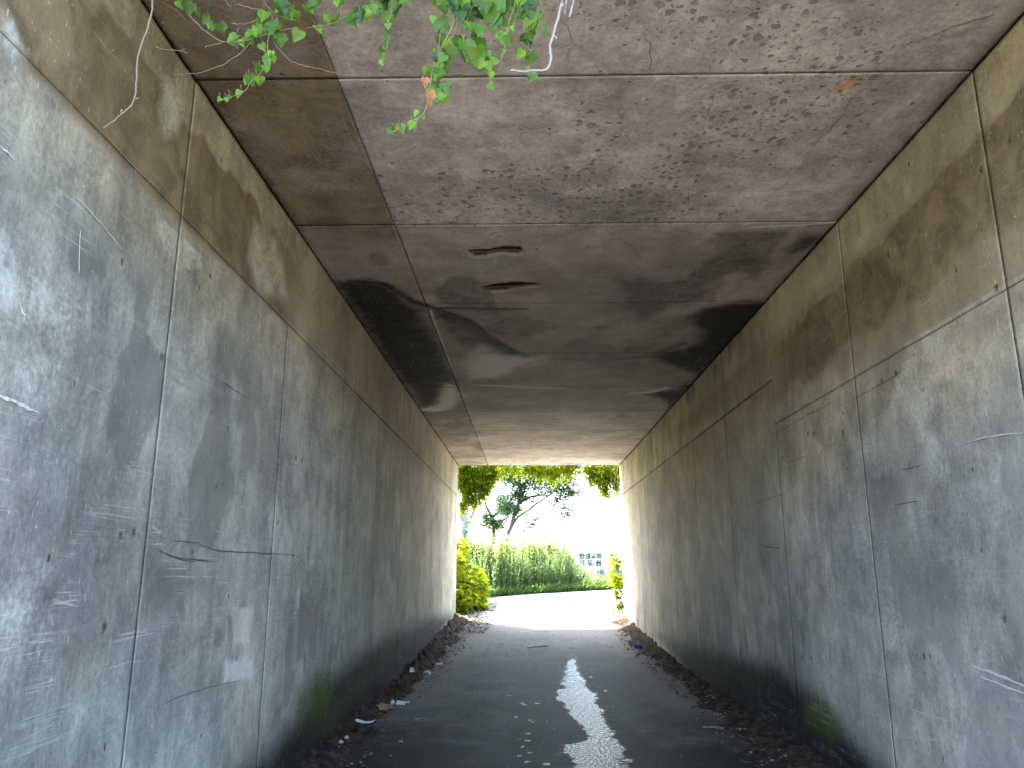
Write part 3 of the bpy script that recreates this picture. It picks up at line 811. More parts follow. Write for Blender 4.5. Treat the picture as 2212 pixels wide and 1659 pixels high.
# head walls over both mouths
for yy, (ya, yb) in ((0, (Y0 - 0.02, Y0 + 0.28)), (1, (Y1 - 0.28, Y1 + 0.02))):
    mb = MB()
    ya2, yb2 = (ya - 0.0, Y0 + 0.008) if yy == 0 else (Y1 - 0.008, yb)
    mb.box((XL - 4.5, ya2, -0.5), (XL - 0.003, yb2, 5.2))
    mb.box((XR + 0.003, ya2, -0.5), (XR + 4.5, yb2, 5.2))
    mb.box((XL - 0.003, ya2, ZC + 0.003), (XR + 0.003, yb2, 5.2))
    mb.build('head_wall', M['concrete'], under)

# ------------------------------------------------------------------ ground, embankment, road
def profile_sheet(name, xs, ys, zoff, mat, hole=None):
    X, Y = np.meshgrid(xs, ys, indexing='ij')
    x, y = X.ravel(), Y.ravel()
    z = ground_z(y) + zoff
    z = z + np.where(np.abs(x) > 8, (fbm(x * 0.15, y * 0.15, 5) - .5) * 0.6, 0)
    idx = np.arange(len(x)).reshape(X.shape)
    q = np.stack([idx[:-1, :-1], idx[1:, :-1], idx[1:, 1:], idx[:-1, 1:]], -1).reshape(-1, 4)
    me = np_mesh(name, np.stack([x, y, z], 1), q, 4)
    return link(name, me, mat)
gx = np.concatenate([np.linspace(-900, -60, 12), np.linspace(-50, 50, 60), np.linspace(60, 900, 12)])
gy = np.concatenate([np.linspace(-900, -60, 12), np.linspace(-50, 60, 80), np.linspace(70, 1500, 14)])
tag(profile_sheet('ground', gx, gy, -0.03, M['ground']), kind='structure')

mb = MB()
def prism(x0, x1, prof):
    n = len(prof)
    vs = [(x0, y, z) for y, z in prof] + [(x1, y, z) for y, z in prof]
    fs = [(i, (i+1) % n, n + (i+1) % n, n + i) for i in range(n)] + [tuple(range(n))[::-1], tuple(range(n, 2*n))]
    mb.add(vs, fs)
inner = [(Y0 + 0.02, -0.3), (Y0 + 0.02, 4.9), (5, 6.6), (16.4, 6.6), (Y1 - 0.02, 4.9), (Y1 - 0.02, -0.3)]
outer = [(-1.0, -0.3), (5, 6.61), (16.4, 6.61), (25.5, -0.3)]
prism(XL - 4.5, XL - 0.46, inner)
prism(XR + 0.46, XR + 4.5, inner)
prism(XL - 0.455, XR + 0.455, [(Y0 + 0.02, ZC + 0.52), (Y0 + 0.02, 4.9), (5, 6.6), (16.4, 6.6), (Y1 - 0.02, 4.9), (Y1 - 0.02, ZC + 0.52)])
prism(-60, XL - 4.505, outer)
prism(XR + 4.505, 60, outer)
tag(mb.build('embankment', M['ground']), kind='structure')

# road inside the underpass, with the water film and the drip marks
def road_mesh():
    ys = np.concatenate([np.arange(0.7, 2, 0.1), np.arange(2, 20.5, 0.03), np.arange(20.5, 26, 0.25)])
    xs = np.arange(XL - 0.03, XR + 0.06, 0.03)
    X, Y = np.meshgrid(xs, ys, indexing='ij'); x, y = X.ravel(), Y.ravel()
    g = lambda pts: [(on_ground(a, b).x, on_ground(a, b).y) for a, b in pts]
    n = fbm(x * 2, y * 2, 3); n2 = fbm(x * 7, y * 3.5, 9, 3)
    xw = x + 0.16 * (n2 - .5)
    pud = poly_mask(xw, y, g([(1228, 1424), (1240, 1422), (1252, 1450), (1262, 1480), (1285, 1500), (1288, 1520), (1300, 1545), (1318, 1570), (1335, 1590), (1352, 1620),
                              (1352, 1660), (1345, 1760), (1250, 1760), (1240, 1655), (1218, 1620), (1212, 1602), (1262, 1600), (1278, 1590), (1258, 1570), (1230, 1545),
                              (1218, 1520), (1200, 1512), (1212, 1490), (1220, 1460)]), 0.09)
    pud = np.maximum(pud, 0)
    lob = poly_mask(xw, y, g([(1180, 1590), (1250, 1582), (1268, 1598), (1240, 1606), (1200, 1606)]), 0.04)
    pud *= 1 - lob
    drops = [(1122, 1437), (1110, 1486), (1100, 1502), (1128, 1520), (1133, 1523), (1142, 1556), (1115, 1550), (1142, 1585), (1140, 1600), (1146, 1625), (1128, 1612),
             (1122, 1632), (1140, 1645), (1150, 1560), (1160, 1520), (1244, 1420), (1276, 1462), (1308, 1492), (1180, 1650), (1150, 1400), (1230, 1395), (1300, 1390)]
    for px, py in drops:
        p = on_ground(px, py); r = R.uniform(0.018, 0.034)
        pud = np.maximum(pud, .95 - ss(r * 0.6, r * 1.6, np.hypot((x - p.x), (y - p.y) * 0.7)))
    damp = ss(15.5, 9.0, y + 2.0 * (n - .5)) * 0.55
    damp = np.maximum(damp, 0.95 * ss(10.5, 7.4, y + 1.5 * (n - .5) + 0.5 * np.abs(x)))
    damp = np.maximum(damp, poly_mask(x, y, g([(1150, 1490), (1215, 1500), (1340, 1540), (1420, 1600), (1440, 1700), (1000, 1720), (1080, 1560)]), 0.3))
    dust = 0.75 * ss(12, 17, y) * (0.4 + n) + 0.85 * ss(1.0, 1.6, np.abs(x - 0.3)) * ss(7.5, 10, y)
    damp = damp * (1 - 0.6 * ss(1.0, 1.5, np.abs(x - 0.3)) * ss(8, 10, y))
    z = ground_z(y) + (fbm(x * 1.5, y * 1.5, 7, 3) - .5) * 0.012
    idx = np.arange(len(x)).reshape(X.shape)
    q = np.stack([idx[:-1, :-1], idx[1:, :-1], idx[1:, 1:], idx[:-1, 1:]], -1).reshape(-1, 4)
    return np_mesh('road', np.stack([x, y, z], 1), q, 4, {'m1': np.stack([pud, damp, dust], 1)}, smooth=True)
tag(link('road', road_mesh(), M['asphalt']), kind='structure')
# the lane beyond the far mouth, bending away to the right
mb = MB()
edgeL = [(-1.75, 19.6), (-1.5, 21), (-1.15, 24), (-0.2, 25.2), (3.4, 28.6), (9, 33), (20, 42), (60, 74)]
edgeR = [(2.33, 19.6), (2.6, 20.2), (3.4, 21.0), (4.6, 22.2), (7, 24.6), (12, 29.4), (23, 38), (63, 70)]
vs = []
for k in range(9):
    t = k / 8
    for a, b in zip(edgeL, edgeR):
        x = a[0] * (1-t) + b[0] * t; y = a[1] * (1-t) + b[1] * t
        vs.append((x, y, float(ground_z(y)) + 0.006 + (0.006 if y > 26 else 0)))
n = len(edgeL)
fs = [(k*n + i, (k+1)*n + i, (k+1)*n + i + 1, k*n + i + 1) for k in range(8) for i in range(n - 1)]
mb.add(vs, fs)
M['lane'] = simple('pale_concrete_lane', (0.36, 0.355, 0.34), 0.9, var=0.12, scale=6)
tag(mb.build('lane', M['lane']), kind='structure')

mb = MB()
mb.add([(-9, -26, 0.010), (9, -26, 0.010), (9, 0.6, 0.010), (-9, 0.6, 0.010)], [(0, 1, 2, 3)])  # unseen flat pad added behind the camera to bounce sunlight onto the roof
M['bounce'] = simple('pale_bounce_pad', (0.20, 0.185, 0.16), 0.9, var=0.12, scale=3)
tag(mb.build('bounce_pad', M['bounce']), kind='structure')

# ------------------------------------------------------------------ leaf placing
def T_ovate(w=0.3, fold=0.08, curl=0.06):
    v = np.array([(0, 0, 0), (-w, .42, fold), (w, .42, fold), (0, 1, -curl), (0, .45, 0), (-w*.6, .8, fold*.4), (w*.6, .8, fold*.4)], float)
    f = [(0, 4, 1), (1, 4, 5), (4, 3, 5), (0, 2, 4), (2, 6, 4), (4, 6, 3)]
    return v, f
def T_lobed():
    o = [(0, 0), (.34, -.12), (.52, .10), (.40, .30), (.56, .52), (.30, .60), (.0, 1.0), (-.30, .60), (-.56, .52), (-.40, .30), (-.52, .10), (-.34, -.12)]
    v = [(0, .3, -.05)] + [(x, y, .06 * abs(x) * 2 - .08 * y * y) for x, y in o]
    n = len(o)
    f = [(0, 1 + i, 1 + (i+1) % n) for i in range(n)]
    return np.array(v, float), f
def T_blade(w=0.035, bend=0.35, seg=4):
    v, f = [], []
    for i in range(seg + 1):
        t = i / seg
        ww = w * (1 - t) ** 0.7
        v += [(-ww, t - bend * t * t * 0.3, bend * t * t * -1), (ww, t - bend * t * t * 0.3, -bend * t * t)]
    for i in range(seg):
        a = 2 * i
        f += [(a, a+1, a+3), (a, a+3, a+2)]
    return np.array(v, float), f

class Leaves:
    def __init__(s): s.V = []; s.F = []; s.T = []; s.n = 0
    def place(s, T, pos, yaw, pitch, roll, size, tone=None):
        """T points along +Y with its face up; yaw about Z, pitch lifts the tip, roll about its own length"""
        v, f = T
        pos = np.atleast_2d(pos); N = len(pos)
        yaw, pitch, roll, size = [np.broadcast_to(np.asarray(a, float), (N,)) for a in (yaw, pitch, roll, size)]
        tone = NR.rand(N) if tone is None else np.broadcast_to(tone, (N,))
        x, y, z = v[:, 0][None], v[:, 1][None], v[:, 2][None]
        cr, sr = np.cos(roll)[:, None], np.sin(roll)[:, None]
        x1, z1 = x * cr + z * sr, -x * sr + z * cr
        cp, sp = np.cos(pitch)[:, None], np.sin(pitch)[:, None]
        y2, z2 = y * cp - z1 * sp, y * sp + z1 * cp
        cy, sy = np.cos(yaw)[:, None], np.sin(yaw)[:, None]
        x3, y3 = x1 * cy - y2 * sy, x1 * sy + y2 * cy
        W = np.stack([x3, y3, z2], -1) * size[:, None, None] + pos[:, None, :]
        k = len(v)
        s.V.append(W.reshape(-1, 3))
        fa = np.array(f)[None] + (s.n + np.arange(N) * k)[:, None, None]
        s.F.append(fa.reshape(-1, 3))
        s.T.append(np.repeat(tone, k))
        s.n += N * k
    def tube(s, pts, rs, n=3, tone=0.5):
        m = MB(); m.tube(pts, rs, n, False)
        v = np.array(m.v); f = []
        for q in m.f: f += [(q[0], q[1], q[2]), (q[0], q[2], q[3])]
        s.V.append(v); s.F.append(np.array(f) + s.n); s.T.append(np.full(len(v), tone)); s.n += len(v)
    def build(s, name, mat, parent=None):
        t = np.concatenate(s.T)[:, None] * np.ones((1, 3))
        me = np_mesh(name, np.vstack(s.V), np.vstack(s.F), 3, {'tone': t})
        return link(name, me, mat, parent)

OV, OVN, LB, BL = T_ovate(), T_ovate(0.17, 0.03, 0.12), T_lobed(), T_blade()

# ------------------------------------------------------------------ trees beyond the far mouth
def tree(label, limbs, blobs, Y, mat, leaf, per, cat='tree', group=None, T=OV, base=None):
    t = thing('tree', label, cat, group)
    mb = MB()
    for pts, r0, r1 in limbs:
        pp = [at(x, y, Y + (q[0] if q else 0)) if not isinstance(x, Vector) else x for x, y, *q in pts]
        path = smooth_path(pp, 4, 0.012)
        rs = [r0 + (r1 - r0) * i / (len(path) - 1) for i in range(len(path))]
        mb.tube(path, rs, 7)
    mb.build('trunk', M['bark'], t, True)
    L = Leaves()
    for bx, by, br, dens in blobs:
        c = at(bx, by, Y); rr = br * Y / 1700.0 * 1.3
        N = int(per * dens)
        d = NR.randn(N, 3); d /= np.linalg.norm(d, axis=1)[:, None]
        pos = np.array(c)[None] + d * (NR.rand(N, 1) ** 0.45) * rr * np.array([[1.0, 1.6, 0.9]])
        # sprays: leaves gather round short twigs
        ns = max(3, N // 9)
        tw = pos[:ns]
        idx = NR.randint(0, ns, N)
        pos = tw[idx] + (pos - np.array(c)[None]) * 0.25 + NR.randn(N, 3) * leaf * 0.9
        L.place(T, pos, NR.rand(N) * 6.28, NR.uniform(-1.1, 0.5, N), NR.uniform(-0.8, 0.8, N), leaf * NR.uniform(0.7, 1.35, N))
    L.build('crown', mat, t)
    return t

tree('dark branching tree standing alone behind the weeds', [
    ([(1094, 1168), (1098, 1150), (1103, 1140), (1111, 1113), (1121, 1086), (1124, 1055), (1120, 1025), (1125, 985), (1118, 930)], 0.115, 0.04),
    ([(1106, 1136), (1118, 1118), (1138, 1104, -.2), (1168, 1082, -.4), (1190, 1067, -.5), (1212, 1049, -.5), (1243, 1048, -.6), (1262, 1030, -.6)], 0.065, 0.018),
    ([(1121, 1088), (1140, 1076), (1168, 1069), (1182, 1073)], 0.07, 0.03),
    ([(1108, 1142), (1122, 1134), (1141, 1128), (1155, 1124)], 0.035, 0.015),
    ([(1180, 1078), (1193, 1090), (1207, 1103), (1219, 1117), (1232, 1130)], 0.04, 0.012),
    ([(1200, 1060), (1218, 1073), (1235, 1087), (1247, 1090)], 0.035, 0.012),
    ([(1190, 1085), (1216, 1098), (1236, 1102)], 0.022, 0.01),
    ([(1124, 1055), (1140, 1035), (1150, 1000), (1165, 950)], 0.06, 0.03),
    ([(1124, 1050), (1105, 1030), (1095, 1000), (1085, 950)], 0.05, 0.03),
    ([(1138, 1104), (1150, 1090), (1158, 1070), (1170, 1050)], 0.02, 0.01),
    ([(1212, 1050), (1222, 1068), (1230, 1085)], 0.018, 0.01)],
    [(1112, 1040, 24, 1.5), (1118, 1068, 14, .8), (1128, 1072, 12, .6), (1088, 1082, 17, 1.2), (1100, 1100, 14, .8), (1120, 1100, 10, .4), (1160, 1036, 22, 1.0),
     (1190, 1048, 22, 1.1), (1213, 1055, 17, .8), (1232, 1062, 10, .4), (1205, 1078, 14, .45), (1222, 1096, 10, .25), (1226, 1112, 8, .25), (1150, 1080, 12, .25),
     (1160, 1118, 10, .2), (1150, 1134, 12, .3), (1175, 1140, 12, .15), (1112, 1000, 40, 1.6), (1150, 960, 55, 2), (1080, 960, 55, 2), (1200, 990, 40, 1.4), (1240, 1100, 8, .12), (1140, 1022, 24, 1.1), (1175, 1018, 24, 1.1), (1210, 1024, 22, 1.0), (1235, 1036, 16, .6), (1095, 1020, 22, 1.0), (1165, 1058, 20, .5), (1245, 1068, 12, .3), (1140, 1050, 14, .4),
     (1200, 1150, 12, .08), (1130, 1145, 9, .15), (1180, 1100, 10, .12)],
    34.0, M['leaf_blue'], 0.085, 1100)
tree('small forked tree to the left of the dark branching tree', [
    ([(1066, 1175), (1066, 1140), (1064, 1117), (1052, 1097), (1045, 1070), (1040, 1030)], 0.10, 0.03),
    ([(1064, 1117), (1078, 1104), (1096, 1089), (1110, 1070)], 0.07, 0.02),
    ([(1072, 1090), (1076, 1075), (1082, 1062), (1092, 1049), (1098, 1040)], 0.045, 0.03),
    ([(1066, 1118), (1074, 1095), (1073, 1080), (1070, 1066)], 0.03, 0.015)],
    [(1050, 1110, 10, .5), (1060, 1128, 14, .9), (1084, 1128, 12, .9), (1072, 1135, 9, .5), (1045, 1128, 10, .5), (1085, 1100, 14, .8), (1060, 1000, 40, 1.5), (1030, 1020, 30, 1), (1020, 1125, 9, .3)],
    36.0, M['leaf_blue'], 0.10, 600)

def V3(x, y, z): return Vector((x, y, z))
def near_tree(label, root, limbs3, blobs, Y, mat, leaf, per):
    t = thing('tree', label, 'tree')
    mb = MB()
    for pts, r0, r1 in limbs3:
        path = smooth_path(pts, 4, 0.02)
        mb.tube(path, [r0 + (r1 - r0) * i / (len(path) - 1) for i in range(len(path))], 7)
    mb.build('trunk', M['bark'], t, True)
    L = Leaves()
    for c, rr, dens in blobs:
        N = int(per * dens)
        d = NR.randn(N, 3); d /= np.linalg.norm(d, axis=1)[:, None]
        pos = np.array(c)[None] + d * (NR.rand(N, 1) ** 0.45) * rr
        ns = max(3, N // 10); idx = NR.randint(0, ns, N)
        pos = pos[:ns][idx] + NR.randn(N, 3) * leaf * np.array([[0.8, 0.8, 1.4]])
        L.place(OV, pos, NR.rand(N) * 6.28, NR.uniform(-1.4, 0.1, N), NR.uniform(-0.8, 0.8, N), leaf * NR.uniform(0.7, 1.35, N))
    L.build('crown', mat, t)
    return t
bl = []
for px, py, r, dn in [(1000, 1018, .34, 1.3), (1018, 1030, .34, 1.4), (1040, 1022, .34, 1.3), (1058, 1018, .26, .8), (1006, 1052, .26, 1), (1030, 1052, .22, .8), (1048, 1042, .2, .6), (1012, 1078, .2, .7), (1026, 1084, .14, .35),
                      (1000, 1095, .12, .3), (1058, 1040, .16, .5), (1050, 1060, .13, .4), (1072, 1028, .15, .4), (1040, 1072, .12, .3), (1072, 1012, .2, .4), (1000, 980, .7, 1.5), (1040, 950, .8, 1.5), (960, 1030, .6, 1.2)]:
    bl.append((at(px, py, 24.5), r, dn))
near_tree('leafy yellow green tree drooping into the top left of the far opening', None, [
    ([V3(-5.2, 25.2, .5), V3(-5.0, 25.0, 2.2), V3(-4.6, 24.8, 4.2), V3(-3.8, 24.6, 5.8), V3(-2.4, 24.5, 6.6)], 0.2, 0.05),
    ([V3(-4.8, 24.9, 3.2), V3(-3.6, 24.7, 4.6), V3(-2.2, 24.5, 4.9), V3(-1.2, 24.5, 4.7)], 0.09, 0.02),
    ([V3(-4.6, 24.8, 4.2), V3(-4.3, 24.2, 6.5), V3(-3.3, 23.3, 8.8), V3(-1.6, 22.5, 10.1)], 0.10, 0.02),  # high limb for unseen leaf clumps, added to dapple the right jamb
    ([V3(-3.6, 24.7, 4.6), V3(-2.4, 24.5, 4.2), V3(-1.9, 24.5, 3.7)], 0.04, 0.012)], bl + [(V3(-3.6, 24.6, 6.2), 1.3, 3), (V3(-1.8, 24.5, 6.8), 1.2, 3), (V3(-1.6, 22.4, 10.0), 1.2, 1.6), (V3(-3.2, 23.2, 9.4), 1.3, 1.2)], 24.5, M['leaf_yellow'], 0.075, 1150)
bl = []
for px, py, r, dn in [(1090, 1008, .2, .45), (1112, 1014, .16, .3), (1140, 1010, .18, .4), (1165, 1022, .14, .3), (1205, 1012, .2, .5), (1200, 1030, .12, .25), (1230, 1020, .12, .25), (1290, 1018, .28, 1), (1312, 1022, .3, 1.2), (1330, 1018, .28, 1), (1300, 1040, .2, .7), (1306, 1056, .12, .4), (1330, 1040, .16, .5), (1332, 1056, .1, .25), (1268, 1014, .2, .5),
                      (1278, 1030, .12, .2), (1180, 1010, .22, .55), (1190, 1024, .12, .25), (1160, 1012, .18, .35), (1140, 1018, .14, .2), (1225, 1008, .2, .45), (1245, 1010, .16, .3), (1275, 1048, .1, .12),
                      (1312, 1068, .1, .15), (1300, 985, .7, 1.6), (1220, 960, .7, 1.5), (1360, 1020, .6, 1)]:
    bl.append((at(px, py, 23.5), r, dn))
near_tree('leafy yellow green tree drooping into the top right of the far opening', None, [
    ([V3(6.4, 24.6, .4), V3(6.2, 24.3, 2.4), V3(5.6, 24.0, 4.6), V3(4.4, 23.7, 6.0), V3(2.6, 23.5, 6.4)], 0.2, 0.05),
    ([V3(5.9, 24.1, 3.8), V3(4.4, 23.7, 4.7), V3(3.0, 23.5, 4.75), V3(2.2, 23.5, 4.6)], 0.08, 0.02),
    ([V3(3.0, 23.5, 4.75), V3(2.4, 23.5, 4.4), V3(2.35, 23.5, 4.0)], 0.03, 0.01)], bl + [(V3(3.6, 23.6, 6.0), 1.3, 2.5), (V3(1.2, 23.5, 6.6), 1.2, 2)], 23.5, M['leaf_yellow'], 0.075, 900)

# ------------------------------------------------------------------ weeds beyond the lane
def edge_y(x):    # far edge of the lane
    return np.interp(x, [-6, -1.15, -0.2, 3.4, 9, 20], [23.5, 24.0, 25.2, 28.6, 33, 42])
# broad leaved weeds, the tall back rank
L = Leaves()
for i in range(620):
    x = R.uniform(-6.0, 5.0)
    if i < 430: x = R.uniform(-2.4, 2.6)
    y = float(edge_y(x)) + R.uniform(0.9, 4.2)
    H = R.uniform(1.35, 1.95) * float(np.interp(x - (y - 27) * .05, [1.0, 1.4, 1.75, 2.1], [1, .85, .5, .36]))
    z0 = float(ground_z(y)) - 0.03
    lean = Vector((R.uniform(-.12, .12), R.uniform(-.12, .12), 0))
    L.tube([Vector((x, y, z0)), Vector((x, y, z0 + H * .5)) + lean * .4, Vector((x, y, z0 + H)) + lean], [0.009, 0.007, 0.003], 3, 0.3)
    k = int(H / 0.085); t = np.linspace(0.12, 1.0, k)
    pos = np.stack([x + lean.x * t ** 2, y + lean.y * t ** 2, z0 + H * t], 1)
    ya = R.random() * 6 + np.arange(k) * 1.57
    for s_ in (0, math.pi):
        L.place(OV, pos, ya + s_, NR.uniform(-0.5, 0.35, k), NR.uniform(-.3, .3, k), 0.17 * (1.15 - 0.55 * t) * NR.uniform(0.8, 1.25, k))
tag(L.build('tall_weeds', M['leaf_weed']), kind='stuff')
# feathery weeds in front of them
L = Leaves()
for i in range(560):
    x = R.uniform(-2.0, 3.0)
    if i > 470: x = R.uniform(-5, 6)
    y = float(edge_y(x)) + R.uniform(0.25, 1.3)
    H = R.uniform(0.75, 1.35) * float(np.interp(x, [1.2, 1.7, 2.2], [1, .75, .42]))
    z0 = float(ground_z(y)) - 0.03
    lean = Vector((R.uniform(-.15, .15), R.uniform(-.2, .1), 0))
    L.tube([Vector((x, y, z0)), Vector((x, y, z0 + H * .5)) + lean * .4, Vector((x, y, z0 + H)) + lean], [0.007, 0.005, 0.002], 3, 0.6)
    k = int(H / 0.028); t = np.linspace(0.05, 1.0, k)
    pos = np.stack([x + lean.x * t ** 2, y + lean.y * t ** 2, z0 + H * t], 1)
    L.place(OVN, pos, NR.rand(k) * 6.28, NR.uniform(0.2, 1.1, k), NR.uniform(-.3, .3, k), 0.125 * (1.2 - 0.75 * t) * NR.uniform(0.7, 1.3, k))
tag(L.build('feathery_weeds', M['leaf_mug']), kind='stuff')
# grass along the far edge of the lane
L = Leaves()
N = 9000
x = NR.uniform(-2.2, 4.6, N); y = edge_y(x) + NR.uniform(-0.08, 0.9, N) ** 1.0
cl = NR.randint(0, 420, N); cx = NR.uniform(-2.2, 4.6, 420); cy = edge_y(cx) + NR.uniform(0.02, 0.8, 420)
x = cx[cl] + NR.randn(N) * 0.05; y = cy[cl] + NR.randn(N) * 0.05
L.place(BL, np.stack([x, y, ground_z(y) - 0.03], 1), NR.rand(N) * 6.28, NR.uniform(0.7, 1.4, N), NR.uniform(-.4, .4, N), NR.uniform(0.22, 0.55, N))
N = 5000
x = NR.uniform(1.9, 5.0, N); y = edge_y(x) + NR.uniform(0.0, 2.2, N)
L.place(BL, np.stack([x, y, ground_z(y) - 0.03], 1), NR.rand(N) * 6.28, NR.uniform(0.6, 1.3, N), NR.uniform(-.4, .4, N), NR.uniform(0.3, 0.6, N))
N = 4000
x = NR.uniform(1.9, 5.0, N); y = edge_y(x) + NR.uniform(0.1, 2.2, N)
L.place(OV, np.stack([x, y, ground_z(y) + NR.uniform(0.05, 0.4, N)], 1), NR.rand(N) * 6.28, NR.uniform(-.5, .5, N), NR.uniform(-.4, .4, N), NR.uniform(0.05, 0.12, N))
tag(L.build('grass', M['grass']), kind='stuff')
# weeds and low bushes far behind, to both sides
L = Leaves()
for i in range(170):
    x = R.uniform(-26, 26); y = R.uniform(40, 75)
    N = 60
    c = np.array([[x, y, 0.8]])
    pos = c + NR.randn(N, 3) * np.array([[1.2, 1.2, .35]])
    L.place(OV, pos, NR.rand(N) * 6.28, NR.uniform(-1, .5, N), NR.uniform(-.8, .8, N), NR.uniform(.2, .4, N))
tag(L.build('distant_scrub', M['leaf_weed']), kind='stuff')

# ------------------------------------------------------------------ yellow green climbers at the two jambs
L = Leaves()
def bush(L, cx, cy, cz, rx, ry, rz, N, size, T=LB):
    d = NR.randn(N, 3); d /= np.linalg.norm(d, axis=1)[:, None]
    pos = np.array([[cx, cy, cz]]) + d * (0.55 + 0.45 * NR.rand(N, 1)) * np.array([[rx, ry, rz]])
    gz = ground_z(pos[:, 1]) + 0.02
    pos[:, 2] = np.maximum(pos[:, 2], gz + 0.02)
    yaw = np.arctan2(-d[:, 0], d[:, 1]) + NR.randn(N) * 0.6
    L.place(T, pos, yaw, NR.uniform(-1.0, 0.3, N), NR.randn(N) * 0.4, size * NR.uniform(0.6, 1.4, N))
bt = thing('bush', 'bright yellow green climbing bush at the left jamb of the far opening', 'bush')
for c in [(-1.78, 20.3, 0.75, .32, .5, .42, 420), (-1.68, 21.0, 0.85, .40, .5, .55, 520), (-1.55, 21.8, 1.05, .42, .5, .60, 480), (-1.50, 22.4, 0.95, .40, .5, .55, 350),
          (-1.9, 20.6, 1.5, .28, .5, .45, 260), (-2.0, 21.6, 1.9, .35, .5, .5, 220), (-2.0, 20.4, 2.05, .16, .3, .45, 90), (-1.45, 21.2, .55, .35, .6, .2, 260)]:
    bush(L, *c[:6], c[6], 0.13)
L.build('foliage', M['leaf_yellow'], bt)
mb = MB()
for k in range(14):
    mb = MB(); x, y = R.uniform(-1.95, -1.4), R.uniform(20, 22.5)
    z0 = float(ground_z(y)) - 0.02
    mb.tube([V3(x, y, z0), V3(x + R.uniform(-.1, .1), y, z0 + .5), V3(x + R.uniform(-.2, .2), y + R.uniform(-.1, .1), z0 + R.uniform(.7, 1.2))], [.012, .009, .004], 5)
    mb.build('stem', M['brown_stem'], bt, True)
L = Leaves()
N = 1300
x = NR.uniform(-1.72, -0.95, N); y = NR.uniform(20.2, 24.2, N)
x = np.where(x > -1.6 + (y - 20) * 0.13, -1.72 + NR.rand(N) * 0.3, x)
L.place(OVN, np.stack([x, y, ground_z(y) + NR.uniform(0, .25, N)], 1), NR.rand(N) * 6.28, NR.uniform(0, 1.2, N), NR.uniform(-.4, .4, N), NR.uniform(0.08, 0.2, N))
tag(L.build('ground_weeds', M['leaf_mug']), kind='stuff')

bt = thing('climber', 'yellow green creeper hanging on the right jamb of the far opening', 'creeper')
L = Leaves()
for px, py, rr, nn in [(1330, 1245, .16, 60), (1326, 1225, .14, 40), (1333, 1262, .13, 60), (1336, 1285, .10, 50), (1338, 1305, .08, 40), (1325, 1205, .12, 30), (1341, 1322, .07, 25), (1335, 1212, .12, 40)]:
    c = at(px, py, 20.6); c.z = max(c.z, float(ground_z(20.6)) + .1)
    bush(L, c.x, c.y, c.z, rr, rr, rr * 1.4, nn, 0.085)
L.build('foliage', M['leaf_yellow'], bt)
mb = MB(); mb.tube(smooth_path([V3(2.42, 20.5, .38), V3(2.36, 20.55, 1.0), V3(2.3, 20.6, 1.6), V3(2.42, 20.4, 2.3)], 4, .02), .009, 5)
mb.build('stem', M['brown_stem'], bt, True)

bt = thing('climber', 'thin grey creeper strands dangling beside the right jamb, in front of the white sky', 'creeper')
L = Leaves(); mb = MB()
for px in (1322, 1329, 1335):
    pts = [at(px + R.uniform(-2, 2), yy, 21.5) for yy in (960, 1010, 1060, 1090, 1120, 1150)]
    mb.tube(smooth_path(pts, 4, .01), .005, 4)
    for q in smooth_path(pts, 9, .02)[18:]:
        L.place(OV, [tuple(q)] * 2, NR.rand(2) * 6.28, NR.uniform(-1.4, 0, 2), 0, 0.055)
L.build('foliage', M['leaf_blue'], bt); mb.build('stem', M['brown_stem'], bt, True)

# ------------------------------------------------------------------ church notice board, fence, pole
SY = 31.0
sg = thing('notice_board', 'white church notice board with large dark Korean lettering among the weeds', 'sign')
a = at(1246, 1178, SY); b = at(1310, 1262, SY)
zlo = b.z
mb = MB(); mb.box((a.x, SY, zlo), (b.x, SY + 0.04, a.z)); mb.build('board', M['white_paint'], sg)
for x in (a.x + .12, b.x - .12):
    mb = MB(); mb.box((x - .03, SY + 0.045, 0.5), (x + .03, SY + 0.1, a.z)); mb.build('leg', M['green_metal'], sg)
for z_ in (a.z - .03, zlo - .02):
    mb = MB(); mb.box((a.x - .02, SY - .012, z_), (b.x + .02, SY + .045, z_ + .05)); mb.build('frame_rail', M['white_paint'], sg)
def text(s, px, py, hpx, mat, name='lettering', wide=1.0):
    c = bpy.data.curves.new('lettering', 'FONT'); c.body = s; c.align_x = 'CENTER'; c.align_y = 'CENTER'
    sz = hpx * SY / 1700.0 * 1.12
    c.size = sz; c.extrude = 0.004; c.offset = 0.006
    o = bpy.data.objects.new('lettering', c); COL.objects.link(o)
    o.rotation_euler = (rad(90), 0, 0); o.scale = (wide, 1, 1)
    p = at(px, py, SY); o.location = (p.x, SY - 0.012, p.z)
    bpy.context.view_layer.update()
    me = bpy.data.meshes.new_from_object(o.evaluated_get(bpy.context.evaluated_depsgraph_get()))
    me.materials.clear()
    me.transform(o.matrix_world)
    bpy.data.objects.remove(o)
    return link(name, me, mat, sg)
text('한샘교회', 1275.5, 1202, 11.5, M['ink'], wide=1.04)
text('기 도 원', 1275, 1217, 11.5, M['ink'], wide=1.18)
text('T.01', 1260, 1246, 6, M['ink'])
text('052', 1291, 1252, 6, M['ink'])
mb = MB()
lp = [at(1288, 1236, SY), at(1293, 1232, SY), at(1300, 1229, SY), at(1304, 1231, SY), at(1300, 1235, SY), at(1292, 1239, SY)]
mb.add([p + Vector((0, -.008, 0)) for p in lp] + [p + Vector((0, -.001, 0)) for p in lp], [(5, 4, 3, 2, 1, 0), (6, 7, 8, 9, 10, 11)] + [(i, (i+1) % 6, 6 + (i+1) % 6, 6 + i) for i in range(6)])
mb.build('emblem', M['green_print'], sg)

